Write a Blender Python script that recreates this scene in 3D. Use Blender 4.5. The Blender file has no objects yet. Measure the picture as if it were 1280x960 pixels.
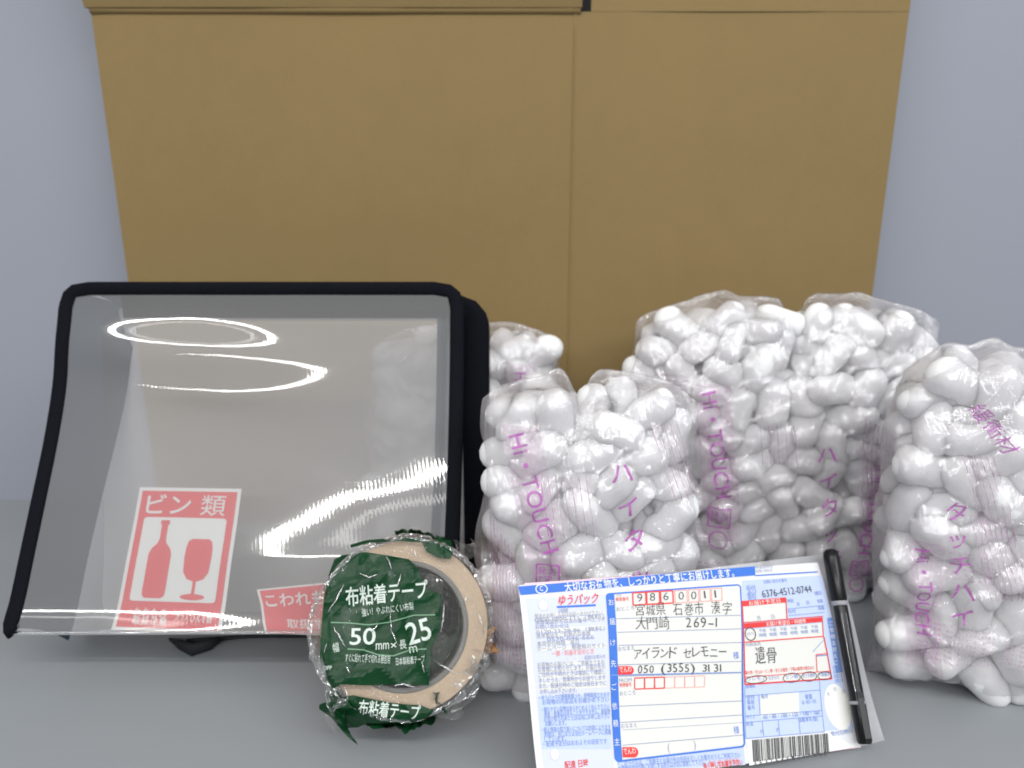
import bpy, bmesh, math, random
import numpy as np
from mathutils import Vector, Matrix

random.seed(7)
rng = np.random.default_rng(7)
sc = bpy.context.scene
C = sc.collection
rad = math.radians

# ------------------------------------------------------------------ camera, world, lamps, exposure
PITCH = rad(16.0)
CAMP = Vector((0.0, 0.0, 0.33))
cam_d = bpy.data.cameras.new("camera")
cam = bpy.data.objects.new("camera", cam_d)
C.objects.link(cam)
cam.location = CAMP
cam.rotation_euler = (math.pi / 2 - PITCH, 0, 0)
cam_d.sensor_width = 36.0
cam_d.lens = 27.0
cam_d.clip_start = 0.01
cam_d.clip_end = 50.0
cam_d.dof.use_dof = True
cam_d.dof.focus_distance = 0.43
cam_d.dof.aperture_fstop = 6.5
sc.camera = cam

world = bpy.data.worlds.new("World")
sc.world = world
world.use_nodes = True
bg = world.node_tree.nodes["Background"]
bg.inputs[1].default_value = 0.70
# the room seen as plain surroundings: pale ceiling overhead easing into dimmer walls
_n, _l = world.node_tree.nodes, world.node_tree.links
_tc = _n.new("ShaderNodeTexCoord")
_sp = _n.new("ShaderNodeSeparateXYZ")
_mr = _n.new("ShaderNodeMapRange")
_mr.interpolation_type = 'SMOOTHSTEP'
_mr.inputs[1].default_value = -0.1
_mr.inputs[2].default_value = 0.95
_mx = _n.new("ShaderNodeMix")
_mx.data_type = 'RGBA'
_mx.inputs[6].default_value = (0.36, 0.385, 0.43, 1)
_mx.inputs[7].default_value = (0.97, 1.0, 1.0, 1)
_l.new(_tc.outputs["Generated"], _sp.inputs[0])
_l.new(_sp.outputs[2], _mr.inputs[0])
_l.new(_mr.outputs[0], _mx.inputs[0])
_l.new(_mx.outputs[2], bg.inputs[0])

def tube_lamp(name, loc, sx, sy, power, col=(1.0, 0.985, 0.96), target=(-0.05, 0.5, 0.1), rotz=0.0):
    l = bpy.data.lights.new(name, 'AREA')
    l.shape = 'RECTANGLE'
    l.size = sx
    l.size_y = sy
    l.energy = power
    l.color = col
    o = bpy.data.objects.new(name, l)
    C.objects.link(o)
    o.location = loc
    d = Vector(target) - Vector(loc)
    if sx > 3 * sy:
        d.x = 0.0                      # tubes hang level
    o.rotation_euler = d.to_track_quat('-Z', 'Y').to_euler()
    return o

tube_lamp("ceiling_tube", (-0.70, -0.72, 1.80), 2.4, 0.045, 19.0)
tube_lamp("ceiling_tube.001", (-0.70, -0.52, 1.80), 2.4, 0.035, 1.6)
tube_lamp("fill_tube", (-0.15, -1.85, 1.45), 2.4, 0.045, 25.0, (1.0, 0.99, 0.975))  # added lamp behind the camera, brightens the foam and makes film glints
tube_lamp("fill_panel", (1.35, -0.95, 1.55), 1.4, 0.9, 22.0, (0.93, 0.97, 1.0), (0.1, 0.5, 0.1))  # added soft fill off to the right, lifts the foam bags

vs = sc.view_settings
vs.view_transform = 'Standard'
vs.look = 'None'
vs.gamma = 1.0
vs.exposure = 0.0
vs.use_curve_mapping = False
sc.cycles.transparent_max_bounces = 32
sc.cycles.max_bounces = 10
sc.cycles.filter_width = 1.8
sc.cycles.caustics_reflective = False
sc.cycles.caustics_refractive = False
sc.cycles.sample_clamp_indirect = 4.0

# ------------------------------------------------------------------ view geometry used for laying things out
FWD = Vector((0, math.cos(PITCH), -math.sin(PITCH)))
UPV = Vector((0, math.sin(PITCH), math.cos(PITCH)))
def ray(px, py):
    return FWD + Vector(((px - 640) / 960.0, 0, 0)) - UPV * ((py - 480) / 960.0)
def at_y(px, py, Y):
    d = ray(px, py)
    return CAMP + d * (Y / d.y)
def at_z(px, py, z=0.0):
    d = ray(px, py)
    return CAMP + d * ((z - CAMP.z) / d.z)
def proj(P):
    d = P - CAMP
    k = d.dot(FWD)
    return (640 + 960 * d.x / k, 480 - 960 * d.dot(UPV) / k)

# ------------------------------------------------------------------ materials
def new_mat(name):
    m = bpy.data.materials.new(name)
    m.use_nodes = True
    return m, m.node_tree.nodes, m.node_tree.links

def mat(name, col, rough=0.6, var=0.06, vscale=30.0, bump=0.0, bscale=200.0, spec=0.4, metallic=0.0, stretch=(1, 1, 1), sss=0.0, coat=0.0):
    m, n, l = new_mat(name)
    b = n["Principled BSDF"]
    b.inputs["Roughness"].default_value = rough
    b.inputs["Specular IOR Level"].default_value = spec
    b.inputs["Metallic"].default_value = metallic
    if sss:
        b.inputs["Subsurface Weight"].default_value = sss
        b.inputs["Subsurface Scale"].default_value = 0.016
        b.inputs["Subsurface Radius"].default_value = (1.0, 1.0, 0.98)
    if coat:
        b.inputs["Coat Weight"].default_value = coat
        b.inputs["Coat Roughness"].default_value = 0.08
    tc = n.new("ShaderNodeTexCoord")
    mp = n.new("ShaderNodeMapping")
    mp.inputs["Scale"].default_value = stretch
    l.new(tc.outputs["Object"], mp.inputs["Vector"])
    if var:
        nz = n.new("ShaderNodeTexNoise")
        nz.inputs["Scale"].default_value = vscale
        nz.inputs["Detail"].default_value = 5
        l.new(mp.outputs[0], nz.inputs["Vector"])
        mx = n.new("ShaderNodeMix")
        mx.data_type = 'RGBA'
        mx.inputs[6].default_value = tuple(c * (1 - var) for c in col) + (1,)
        mx.inputs[7].default_value = tuple(min(1, c * (1 + var)) for c in col) + (1,)
        l.new(nz.outputs["Fac"], mx.inputs[0])
        l.new(mx.outputs[2], b.inputs["Base Color"])
    else:
        b.inputs["Base Color"].default_value = col + (1,)
    if bump:
        nb = n.new("ShaderNodeTexNoise")
        nb.inputs["Scale"].default_value = bscale
        nb.inputs["Detail"].default_value = 3
        l.new(mp.outputs[0], nb.inputs["Vector"])
        bp = n.new("ShaderNodeBump")
        bp.inputs["Strength"].default_value = bump
        bp.inputs["Distance"].default_value = 0.001
        l.new(nb.outputs["Fac"], bp.inputs["Height"])
        l.new(bp.outputs[0], b.inputs["Normal"])
    return m

def film_mat(name, tint=(0.97, 0.965, 0.97), milk=0.08, milkcol=(0.8, 0.8, 0.82), rough=0.12, fres=1.45, gain=1.0, base=0.02,
             bump=0.6, scales=((220, 220, 60), (700, 700, 260)), dist=0.002, ribs=0.0, gcol=(1, 1, 1)):
    """clear plastic sheet: see-through, a little milky, with a wrinkled gloss"""
    m, n, l = new_mat(name)
    out = n["Material Output"]
    n.remove(n["Principled BSDF"])
    tc = n.new("ShaderNodeTexCoord")
    h = None
    prev = None
    for k, s in enumerate(scales):
        mp = n.new("ShaderNodeMapping")
        mp.inputs["Scale"].default_value = s
        l.new(tc.outputs["Object"], mp.inputs["Vector"])
        nz = n.new("ShaderNodeTexNoise")
        nz.inputs["Scale"].default_value = 1.0
        nz.inputs["Detail"].default_value = 2.0
        nz.inputs["Distortion"].default_value = 0.6
        l.new(mp.outputs[0], nz.inputs["Vector"])
        bp = n.new("ShaderNodeBump")
        bp.inputs["Strength"].default_value = bump
        bp.inputs["Distance"].default_value = dist / (1 + 1.6 * k)
        l.new(nz.outputs["Fac"], bp.inputs["Height"])
        if prev is not None:
            l.new(prev.outputs[0], bp.inputs["Normal"])
        prev = bp
    if ribs:
        wv = n.new("ShaderNodeTexWave")
        wv.wave_type = 'BANDS'
        wv.bands_direction = 'X'
        wv.inputs["Scale"].default_value = ribs
        wv.inputs["Distortion"].default_value = 0.0
        mp = n.new("ShaderNodeMapping")
        mp.inputs["Rotation"].default_value = (0, rad(12), 0)
        l.new(tc.outputs["Object"], mp.inputs["Vector"])
        l.new(mp.outputs[0], wv.inputs["Vector"])
        bp = n.new("ShaderNodeBump")
        bp.inputs["Strength"].default_value = 0.4
        bp.inputs["Distance"].default_value = 0.00011
        l.new(wv.outputs["Fac"], bp.inputs["Height"])
        l.new(prev.outputs[0], bp.inputs["Normal"])
        prev = bp
    tr = n.new("ShaderNodeBsdfTransparent")
    tr.inputs[0].default_value = tint + (1,)
    df = n.new("ShaderNodeBsdfDiffuse")
    df.inputs[0].default_value = milkcol + (1,)
    tl = n.new("ShaderNodeBsdfTranslucent")
    tl.inputs[0].default_value = milkcol + (1,)
    dm = n.new("ShaderNodeMixShader")
    dm.inputs[0].default_value = 0.35
    l.new(df.outputs[0], dm.inputs[1])
    l.new(tl.outputs[0], dm.inputs[2])
    a = n.new("ShaderNodeMixShader")
    a.inputs[0].default_value = milk
    l.new(tr.outputs[0], a.inputs[1])
    l.new(dm.outputs[0], a.inputs[2])
    gl = n.new("ShaderNodeBsdfGlossy")
    gl.inputs[0].default_value = gcol + (1,)
    gl.inputs["Roughness"].default_value = rough
    l.new(prev.outputs[0], gl.inputs["Normal"])
    fr = n.new("ShaderNodeFresnel")
    fr.inputs[0].default_value = fres
    ma = n.new("ShaderNodeMath")
    ma.operation = 'MULTIPLY_ADD'
    ma.inputs[1].default_value = gain
    ma.inputs[2].default_value = base
    ma.use_clamp = True
    l.new(fr.outputs[0], ma.inputs[0])
    fin = n.new("ShaderNodeMixShader")
    l.new(ma.outputs[0], fin.inputs[0])
    l.new(a.outputs[0], fin.inputs[1])
    l.new(gl.outputs[0], fin.inputs[2])
    l.new(fin.outputs[0], out.inputs[0])
    return m

def print_mat(name, col, alpha=0.8, rough=0.4, mottled=0.25):
    """ink on film: part see-through and slightly patchy"""
    m, n, l = new_mat(name)
    b = n["Principled BSDF"]
    b.inputs["Base Color"].default_value = col + (1,)
    b.inputs["Roughness"].default_value = rough
    tc = n.new("ShaderNodeTexCoord")
    nz = n.new("ShaderNodeTexNoise")
    nz.inputs["Scale"].default_value = 260
    l.new(tc.outputs["Object"], nz.inputs["Vector"])
    mr = n.new("ShaderNodeMapRange")
    mr.inputs[1].default_value = 0.3
    mr.inputs[2].default_value = 0.7
    mr.inputs[3].default_value = max(0, alpha - mottled)
    mr.inputs[4].default_value = min(1, alpha + mottled)
    l.new(nz.outputs["Fac"], mr.inputs[0])
    l.new(mr.outputs[0], b.inputs["Alpha"])
    return m

def card_mat(name, col):
    """kraft liner: broad uneven tone, fine pale fibres and the faint print-through of the flutes"""
    m, n, l = new_mat(name)
    b = n["Principled BSDF"]
    b.inputs["Roughness"].default_value = 0.85
    b.inputs["Specular IOR Level"].default_value = 0.15
    tc = n.new("ShaderNodeTexCoord")
    fac = None
    for sc_, w, st in ((5.0, 0.55, (1, 1, 1)), (60.0, 0.25, (1, 1, 0.8)), (420.0, 0.20, (1.0, 1.0, 0.6))):
        mp = n.new("ShaderNodeMapping")
        mp.inputs["Scale"].default_value = st
        l.new(tc.outputs["Object"], mp.inputs["Vector"])
        nz = n.new("ShaderNodeTexNoise")
        nz.inputs["Scale"].default_value = sc_
        nz.inputs["Detail"].default_value = 6
        l.new(mp.outputs[0], nz.inputs["Vector"])
        mm = n.new("ShaderNodeMath")
        mm.operation = 'MULTIPLY_ADD'
        mm.inputs[1].default_value = w
        mm.inputs[2].default_value = 0.0
        l.new(nz.outputs["Fac"], mm.inputs[0])
        if fac is not None:
            l.new(fac.outputs[0], mm.inputs[2])
        fac = mm
    mx = n.new("ShaderNodeMix")
    mx.data_type = 'RGBA'
    mr = n.new("ShaderNodeMapRange")
    mr.inputs[1].default_value = 0.3
    mr.inputs[2].default_value = 0.7
    l.new(fac.outputs[0], mr.inputs[0])
    l.new(mr.outputs[0], mx.inputs[0])
    mx.inputs[6].default_value = tuple(c * 0.94 for c in col) + (1,)
    mx.inputs[7].default_value = tuple(c * 1.06 for c in col) + (1,)
    l.new(mx.outputs[2], b.inputs["Base Color"])
    wv = n.new("ShaderNodeTexWave")
    wv.wave_type = 'BANDS'
    wv.bands_direction = 'X'
    wv.inputs["Scale"].default_value = 42.0
    wv.inputs["Distortion"].default_value = 0.8
    l.new(tc.outputs["Object"], wv.inputs["Vector"])
    b1 = n.new("ShaderNodeBump")
    b1.inputs["Strength"].default_value = 0.12
    b1.inputs["Distance"].default_value = 0.00012
    l.new(wv.outputs["Fac"], b1.inputs["Height"])
    nz = n.new("ShaderNodeTexNoise")
    nz.inputs["Scale"].default_value = 420
    l.new(tc.outputs["Object"], nz.inputs["Vector"])
    b2 = n.new("ShaderNodeBump")
    b2.inputs["Strength"].default_value = 0.3
    b2.inputs["Distance"].default_value = 0.0006
    l.new(nz.outputs["Fac"], b2.inputs["Height"])
    l.new(b1.outputs[0], b2.inputs["Normal"])
    l.new(b2.outputs[0], b.inputs["Normal"])
    return m

M = {}
M['wall'] = mat('painted_wall', (0.295, 0.31, 0.36), 0.75, 0.02, 3, 0.1, 300)
M['table'] = mat('grey_tabletop', (0.27, 0.285, 0.30), 0.42, 0.06, 5.0, 0.03, 60, 0.35, stretch=(0.35, 2.2, 1))
M['card'] = card_mat('kraft_cardboard', (0.242, 0.170, 0.074))
M['card_edge'] = mat('cardboard_cut_edge', (0.36, 0.255, 0.115), 0.9, 0.1, 300, 0.4, 500, 0.1)
M['slot'] = mat('dark_slot_strip', (0.10, 0.06, 0.035), 0.9, 0.1)
M['black_binding'] = mat('black_binding_tape', (0.0035, 0.004, 0.007), 0.8, 0.2, 80, 0.6, 700, 0.12)
M['pvc'] = film_mat('clear_vinyl', (0.97, 0.975, 0.985), 0.23, (0.74, 0.73, 0.73), 0.055, 1.5, 1.1, 0.01, 0.12,
                    ((26, 26, 18), (120, 120, 60)), 0.0006, ribs=110.0)
M['pvc_tint'] = film_mat('blue_grey_vinyl', (0.13, 0.17, 0.22), 0.16, (0.035, 0.05, 0.08), 0.25, 1.4, 0.3, 0.0, 0.2, ((40, 40, 20), (200, 200, 80)), 0.0008)
M['pvc_back'] = film_mat('clear_vinyl_back', (0.97, 0.97, 0.975), 0.50, (0.78, 0.75, 0.74), 0.15, 1.45, 0.8, 0.0, 0.2, ((30, 30, 20), (150, 150, 60)), 0.0008)
M['film'] = film_mat('bag_film', (1.0, 0.992, 0.997), 0.13, (1.0, 0.93, 0.975), 0.10, 1.5, 0.35, 0.16, 1.0,
                     ((60, 60, 50), (300, 300, 50), (800, 800, 170)), 0.0042)
M['wrap'] = film_mat('shrink_wrap', (0.99, 0.99, 0.985), 0.07, (0.75, 0.75, 0.72), 0.035, 1.42, 0.6, 0.004, 1.0,
                     ((110, 110, 110), (380, 380, 380)), 0.006)
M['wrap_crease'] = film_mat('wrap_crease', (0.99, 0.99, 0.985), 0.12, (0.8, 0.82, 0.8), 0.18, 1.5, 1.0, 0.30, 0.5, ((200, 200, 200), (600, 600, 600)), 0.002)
M['foam'] = mat('white_foam', (0.95, 0.955, 0.95), 0.6, 0.01, 60, 0.12, 900, 0.05, sss=1.0)
M['magenta'] = print_mat('magenta_ink', (0.43, 0.11, 0.42), 0.92, 0.4, 0.25)
M['magenta_faint'] = print_mat('faint_magenta_ink', (0.50, 0.24, 0.46), 0.42, 0.4, 0.2)
M['magenta_tint'] = print_mat('pale_magenta_tint', (0.62, 0.30, 0.55), 0.13, 0.4, 0.09)
M['sticker_red'] = mat('sticker_red', (0.74, 0.045, 0.055), 0.5, 0.04, 60)
M['sticker_white'] = mat('sticker_white', (0.80, 0.80, 0.77), 0.5, 0.02)
M['kraft'] = mat('kraft_tape_side', (0.46, 0.35, 0.25), 0.7, 0.10, 90, 0.4, 700, 0.3)
M['kraft_rim'] = mat('brown_cloth_tape', (0.42, 0.22, 0.09), 0.5, 0.12, 120, 0.5, 900, 0.4)
M['core'] = mat('grey_card_core', (0.17, 0.165, 0.155), 0.8, 0.1, 120, 0.2, 500)
M['green'] = mat('green_print', (0.004, 0.040, 0.013), 0.28, 0.3, 60, 0.5, 90, 0.18)
M['green_white'] = mat('white_print', (0.60, 0.68, 0.62), 0.4, 0.1, 300)
M['green_line'] = mat('pale_green_print', (0.16, 0.32, 0.19), 0.4, 0.1, 300)
M['paper'] = mat('slip_paper', (0.74, 0.75, 0.785), 0.7, 0.02, 40, 0.1, 500, 0.2)
M['paper_cream'] = mat('slip_field', (0.72, 0.715, 0.68), 0.7, 0.02, 40, 0.1, 500, 0.2)
M['paper_blue'] = mat('slip_pale_blue', (0.52, 0.60, 0.80), 0.7, 0.05, 200, 0.1, 500, 0.2)
M['paper_lilac'] = mat('slip_pale_lilac', (0.63, 0.66, 0.77), 0.7, 0.03, 120, 0.1, 500, 0.2)
M['blue'] = mat('blue_ink', (0.035, 0.16, 0.62), 0.5, 0.08, 300)
M['blue_line'] = mat('light_blue_ink', (0.16, 0.26, 0.58), 0.5, 0.1, 300)
M['grey_ink'] = mat('grey_blue_ink', (0.26, 0.29, 0.45), 0.5, 0.15, 300)
M['red'] = mat('red_ink', (0.72, 0.035, 0.035), 0.5, 0.06, 300)
M['pink_line'] = mat('pale_red_ink', (0.80, 0.30, 0.28), 0.5, 0.1, 300)
M['black_ink'] = mat('black_ink', (0.035, 0.035, 0.045), 0.5, 0.1, 300)
M['pencil'] = mat('pen_ink', (0.03, 0.03, 0.038), 0.5, 0.35, 500)
M['pink_paper'] = mat('pink_copy_paper', (0.85, 0.60, 0.68), 0.7, 0.03)
M['pouch'] = film_mat('pouch_plastic', (0.97, 0.97, 0.98), 0.5, (0.80, 0.80, 0.83), 0.2, 1.45, 1.0, 0.02, 0.3, ((60, 60, 60), (300, 300, 100)), 0.001)
M['pen_black'] = mat('black_plastic', (0.006, 0.006, 0.007), 0.25, 0.05, 200, 0.0, 1, 0.3)
M['pen_clear'] = mat('smoked_barrel', (0.008, 0.008, 0.010), 0.25, 0.05, 200, 0.0, 1, 0.3)
M['pen_highlight'] = mat('highlight_silver', (0.72, 0.73, 0.75), 0.22, 0.03, 200, metallic=1.0)
M['pen_ring'] = mat('dull_grey_ring', (0.30, 0.30, 0.32), 0.35, 0.05, 200)
M['strap'] = mat('black_strap', (0.010, 0.010, 0.012), 0.7, 0.2, 200, 0.4, 900)

# ------------------------------------------------------------------ mesh helpers
def link(name, me, m=None, parent=None, smooth=False):
    o = bpy.data.objects.new(name, me)
    C.objects.link(o)
    if m is not None:
        me.materials.append(m)
    if smooth:
        me.polygons.foreach_set('use_smooth', [True] * len(me.polygons))
    if parent is not None:
        o.parent = parent
    return o

def empty(name, loc=(0, 0, 0), rot=None):
    o = bpy.data.objects.new(name, None)
    C.objects.link(o)
    o.empty_display_size = 0.02
    if rot is not None:
        o.matrix_world = Matrix.Translation(loc) @ rot.to_4x4()
    else:
        o.location = loc
    return o

def tag(o, label=None, cat=None, group=None, kind=None):
    for k, v in (('label', label), ('category', cat), ('group', group), ('kind', kind)):
        if v:
            o[k] = v
    return o

def box_bm(bm, x0, x1, y0, y1, z0, z1):
    v = [bm.verts.new(p) for p in ((x0, y0, z0), (x1, y0, z0), (x1, y1, z0), (x0, y1, z0), (x0, y0, z1), (x1, y0, z1), (x1, y1, z1), (x0, y1, z1))]
    for f in ((0, 3, 2, 1), (4, 5, 6, 7), (0, 1, 5, 4), (1, 2, 6, 5), (2, 3, 7, 6), (3, 0, 4, 7)):
        bm.faces.new([v[i] for i in f])

def bm_mesh(bm, name):
    me = bpy.data.meshes.new(name)
    bm.to_mesh(me)
    bm.free()
    return me

def grid_mesh(name, P, closed_u=False, flip=False):
    """P: array (nv, nu, 3)"""
    nv, nu = P.shape[:2]
    idx = np.arange(nv * nu).reshape(nv, nu)
    if closed_u:
        i2 = np.roll(idx, -1, axis=1)
        a, b, c, d = idx[:-1], i2[:-1], i2[1:], idx[1:]
    else:
        a, b, c, d = idx[:-1, :-1], idx[:-1, 1:], idx[1:, 1:], idx[1:, :-1]
    F = np.stack([a, b, c, d], -1).reshape(-1, 4)
    if flip:
        F = F[:, ::-1]
    me = bpy.data.meshes.new(name)
    me.from_pydata(P.reshape(-1, 3).tolist(), [], F.tolist())
    me.update()
    return me

def tube_mesh(name, pts, radii, n=10, cap=True, flat=None):
    """a swept tube along pts; flat=(a,b) gives an oval section"""
    pts = [Vector(p) for p in pts]
    bm = bmesh.new()
    rings = []
    up = Vector((0.03, -1, 0.05)).normalized()
    for i, p in enumerate(pts):
        t = (pts[min(i + 1, len(pts) - 1)] - pts[max(i - 1, 0)]).normalized()
        s = t.cross(up)
        if s.length < 1e-4:
            s = t.cross(Vector((1, 0, 0)))
        s.normalize()
        w = s.cross(t).normalized()
        r = radii[i] if hasattr(radii, '__len__') else radii
        ra, rb = (r * flat[0], r * flat[1]) if flat else (r, r)
        rings.append([bm.verts.new(p + s * (ra * math.cos(2 * math.pi * k / n)) + w * (rb * math.sin(2 * math.pi * k / n))) for k in range(n)])
    for a, b in zip(rings[:-1], rings[1:]):
        for k in range(n):
            bm.faces.new((a[k], a[(k + 1) % n], b[(k + 1) % n], b[k]))
    if cap:
        bm.faces.new(rings[0][::-1])
        bm.faces.new(rings[-1])
    return bm_mesh(bm, name)

def vnoise(X, Z, fx, fz, seed):
    """smooth value noise on arrays, frequencies in cycles per metre"""
    r = np.random.default_rng(seed)
    G = r.uniform(-1, 1, (67, 71))
    x = X * fx + 500.3
    z = Z * fz + 500.7
    xi, zi = np.floor(x).astype(int), np.floor(z).astype(int)
    a, b = x - xi, z - zi
    a, b = a * a * (3 - 2 * a), b * b * (3 - 2 * b)
    g = lambda i, j: G[i % 67, j % 71]
    return (g(xi, zi) * (1 - a) + g(xi + 1, zi) * a) * (1 - b) + (g(xi, zi + 1) * (1 - a) + g(xi + 1, zi + 1) * a) * b

# flat print: text and shapes made in 2-D, cut finely where needed and laid on a surface by a mapping function
class Flat:
    def __init__(self):
        self.v = []
        self.f = []
    def poly(self, pts):
        i = len(self.v)
        self.v += [(p[0], p[1]) for p in pts]
        self.f.append(tuple(range(i, i + len(pts))))
    def line(self, p, q, w):
        d = Vector((q[0] - p[0], q[1] - p[1]))
        if d.length < 1e-9:
            return
        n = Vector((-d.y, d.x)).normalized() * (w / 2)
        self.poly([(p[0] + n.x, p[1] + n.y), (p[0] - n.x, p[1] - n.y), (q[0] - n.x, q[1] - n.y), (q[0] + n.x, q[1] + n.y)])
    def path(self, pts, w, close=False):
        pts = list(pts)
        if close:
            pts.append(pts[0])
        for a, b in zip(pts[:-1], pts[1:]):
            self.line(a, b, w)
    def ellipse(self, c, rx, ry, w=None, rot=0.0, n=24):
        P = []
        for k in range(n):
            t = 2 * math.pi * k / n
            x, y = rx * math.cos(t), ry * math.sin(t)
            P.append((c[0] + x * math.cos(rot) - y * math.sin(rot), c[1] + x * math.sin(rot) + y * math.cos(rot)))
        if w:
            self.path(P, w, True)
        else:
            self.poly(P)
    def text(self, s, o, size, width=None, rot=0.0, shear=0.0, align='l', weight=0.0, height=None, stretch=1.0):
        vs_, fs, w = glyphs(s, weight)
        if not vs_:
            return
        sx = (width / w) if width else size * stretch
        sy = size
        ox = {'l': 0, 'c': -w * sx / 2, 'r': -w * sx}[align]
        ca, sa = math.cos(rot), math.sin(rot)
        i = len(self.v)
        for x, y in vs_:
            x2, y2 = x * sx + ox + shear * y * sy, y * sy
            self.v.append((o[0] + x2 * ca - y2 * sa, o[1] + x2 * sa + y2 * ca))
        self.f += [tuple(i + k for k in f) for f in fs]
    def build(self, name, mapf, m, parent=None, cut=None):
        bm = bmesh.new()
        vv = [bm.verts.new((x, y, 0)) for x, y in self.v]
        for f in self.f:
            try:
                bm.faces.new([vv[i] for i in f])
            except ValueError:
                pass
        if cut and self.v:
            for ax in (0, 1):
                c = [p[ax] for p in self.v]
                t = math.ceil(min(c) / cut) * cut
                while t < max(c):
                    nrm = [0, 0, 0]
                    nrm[ax] = 1
                    co = [0, 0, 0]
                    co[ax] = t
                    bmesh.ops.bisect_plane(bm, geom=bm.verts[:] + bm.edges[:] + bm.faces[:], plane_co=co, plane_no=nrm, dist=1e-7)
                    t += cut
        if getattr(mapf, 'vec', False):
            co = np.array([v.co[:2] for v in bm.verts])
            out = mapf(co[:, 0], co[:, 1])
            for v, q in zip(bm.verts, out):
                v.co = q
        else:
            for v in bm.verts:
                v.co = mapf(v.co.x, v.co.y)
        return link(name, bm_mesh(bm, name), m, parent)

_g = {}
def glyphs(s, weight=0.0):
    key = (s, weight)
    if key not in _g:
        cu = bpy.data.curves.new('t', 'FONT')
        cu.body = s
        cu.resolution_u = 3
        cu.offset = weight
        o = bpy.data.objects.new('t', cu)
        me = o.to_mesh()
        v = [(a.co.x, a.co.y) for a in me.vertices]
        f = [tuple(p.vertices) for p in me.polygons]
        o.to_mesh_clear()
        bpy.data.objects.remove(o)
        bpy.data.curves.remove(cu)
        if v:
            x0 = min(a[0] for a in v)
            v = [(a[0] - x0, a[1]) for a in v]
            _g[key] = (v, f, max(a[0] for a in v))
        else:
            _g[key] = ([], [], 1)
    return _g[key]

# ------------------------------------------------------------------ setting: table and wall
WALL_Y = 0.722
bm = bmesh.new()
box_bm(bm, -1.1, 1.1, -0.35, WALL_Y, -0.03, 0.0)
tag(link('tabletop', bm_mesh(bm, 'tabletop'), M['table']), 'smooth pale grey tabletop with faint streaks under all the goods', None, None, 'structure')
bm = bmesh.new()
box_bm(bm, -1.1, 1.1, WALL_Y, WALL_Y + 0.05, -0.03, 1.3)
tag(link('back_wall', bm_mesh(bm, 'back_wall'), M['wall']), 'plain pale blue grey wall behind the table', None, None, 'structure')

# ------------------------------------------------------------------ flattened cardboard box against the wall
def carton():
    root = empty('cardboard_box', (0, 0.675, 0))
    tag(root, 'large flattened brown cardboard box standing upright against the wall', 'cardboard box')
    XL, XC, XR, ZC = -0.3355, 0.0505, 0.3165, 0.4465
    def panel(name, x0, x1, z0, z1, y0, th, m, hollow=None, tilt=0.0, seed=1):
        nx, nz = 40, 40
        xs = np.linspace(x0, x1, nx)
        zs = np.linspace(z0, z1, nz)
        X, Z = np.meshgrid(xs, zs)
        W = 0.0007 * vnoise(X, Z, 9, 6, seed) + 0.0003 * vnoise(X, Z, 30, 12, seed + 1)
        e = np.minimum(np.clip((X - x0) / 0.003, 0, 1), np.clip((x1 - X) / 0.003, 0, 1))
        
        Y = y0 + W * e - tilt * (Z - z0)
        front = np.stack([X, Y, Z], -1)
        back = np.stack([X, Y * 0 + y0 + th - tilt * (Z - z0), Z], -1)
        bmx = bmesh.new()
        vf = [[bmx.verts.new(front[j, i]) for i in range(nx)] for j in range(nz)]
        vb = [[bmx.verts.new(back[j, i]) for i in range(nx)] for j in range(nz)]
        for j in range(nz - 1):
            for i in range(nx - 1):
                bmx.faces.new((vf[j][i], vf[j][i + 1], vf[j + 1][i + 1], vf[j + 1][i]))
                bmx.faces.new((vb[j][i], vb[j + 1][i], vb[j + 1][i + 1], vb[j][i + 1]))
        for j in range(nz - 1):
            bmx.faces.new((vf[j][0], vf[j + 1][0], vb[j + 1][0], vb[j][0]))
            bmx.faces.new((vf[j][-1], vb[j][-1], vb[j + 1][-1], vf[j + 1][-1]))
        for i in range(nx - 1):
            bmx.faces.new((vf[0][i], vb[0][i], vb[0][i + 1], vf[0][i + 1]))
            bmx.faces.new((vf[-1][i], vf[-1][i + 1], vb[-1][i + 1], vb[-1][i]))
        me = bm_mesh(bmx, name)
        me.transform(Matrix.Translation((0, -0.675, 0)))
        o = link(name, me, m, root, True)
        me.set_sharp_from_angle(angle=rad(30))
        return o
    panel('side_panel', XL, XC - 0.0001, 0.0, ZC, 0.670, 0.004, M['card'], seed=3)
    panel('side_panel', XC + 0.0001, XR, 0.0, ZC, 0.6700, 0.004, M['card'], seed=9)
    panel('back_panel', XL - 0.0015, XR + 0.001, 0.0, ZC, 0.6755, 0.004, M['card_edge'], seed=13)
    f = panel('top_flap', XL - 0.003, XC + 0.005, ZC + 0.0025, ZC + 0.12, 0.6660, 0.004, M['card'], tilt=0.30, seed=17)
    f = panel('top_flap', XC + 0.0125, XR, ZC + 0.0001, ZC + 0.12, 0.6698, 0.004, M['card'], tilt=0.0, seed=21)
    bead = [(XC, -0.0048, z) for z in np.linspace(0.0, ZC, 30)]
    link('crease', tube_mesh('crease', bead, 0.0011, 8), M['card'], root, True)
    # rolled crease that carries the left flap
    pts = [(x, -0.0048, ZC + 0.0015) for x in np.linspace(XL, XC + 0.004, 12)]
    link('crease', tube_mesh('crease', pts, 0.0034, 12), M['card'], root, True)
    # dark strip filling the slot between the flaps
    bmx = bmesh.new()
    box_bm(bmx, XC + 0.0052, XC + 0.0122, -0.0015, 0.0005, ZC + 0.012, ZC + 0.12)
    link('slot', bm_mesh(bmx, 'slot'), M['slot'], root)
carton()

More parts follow.
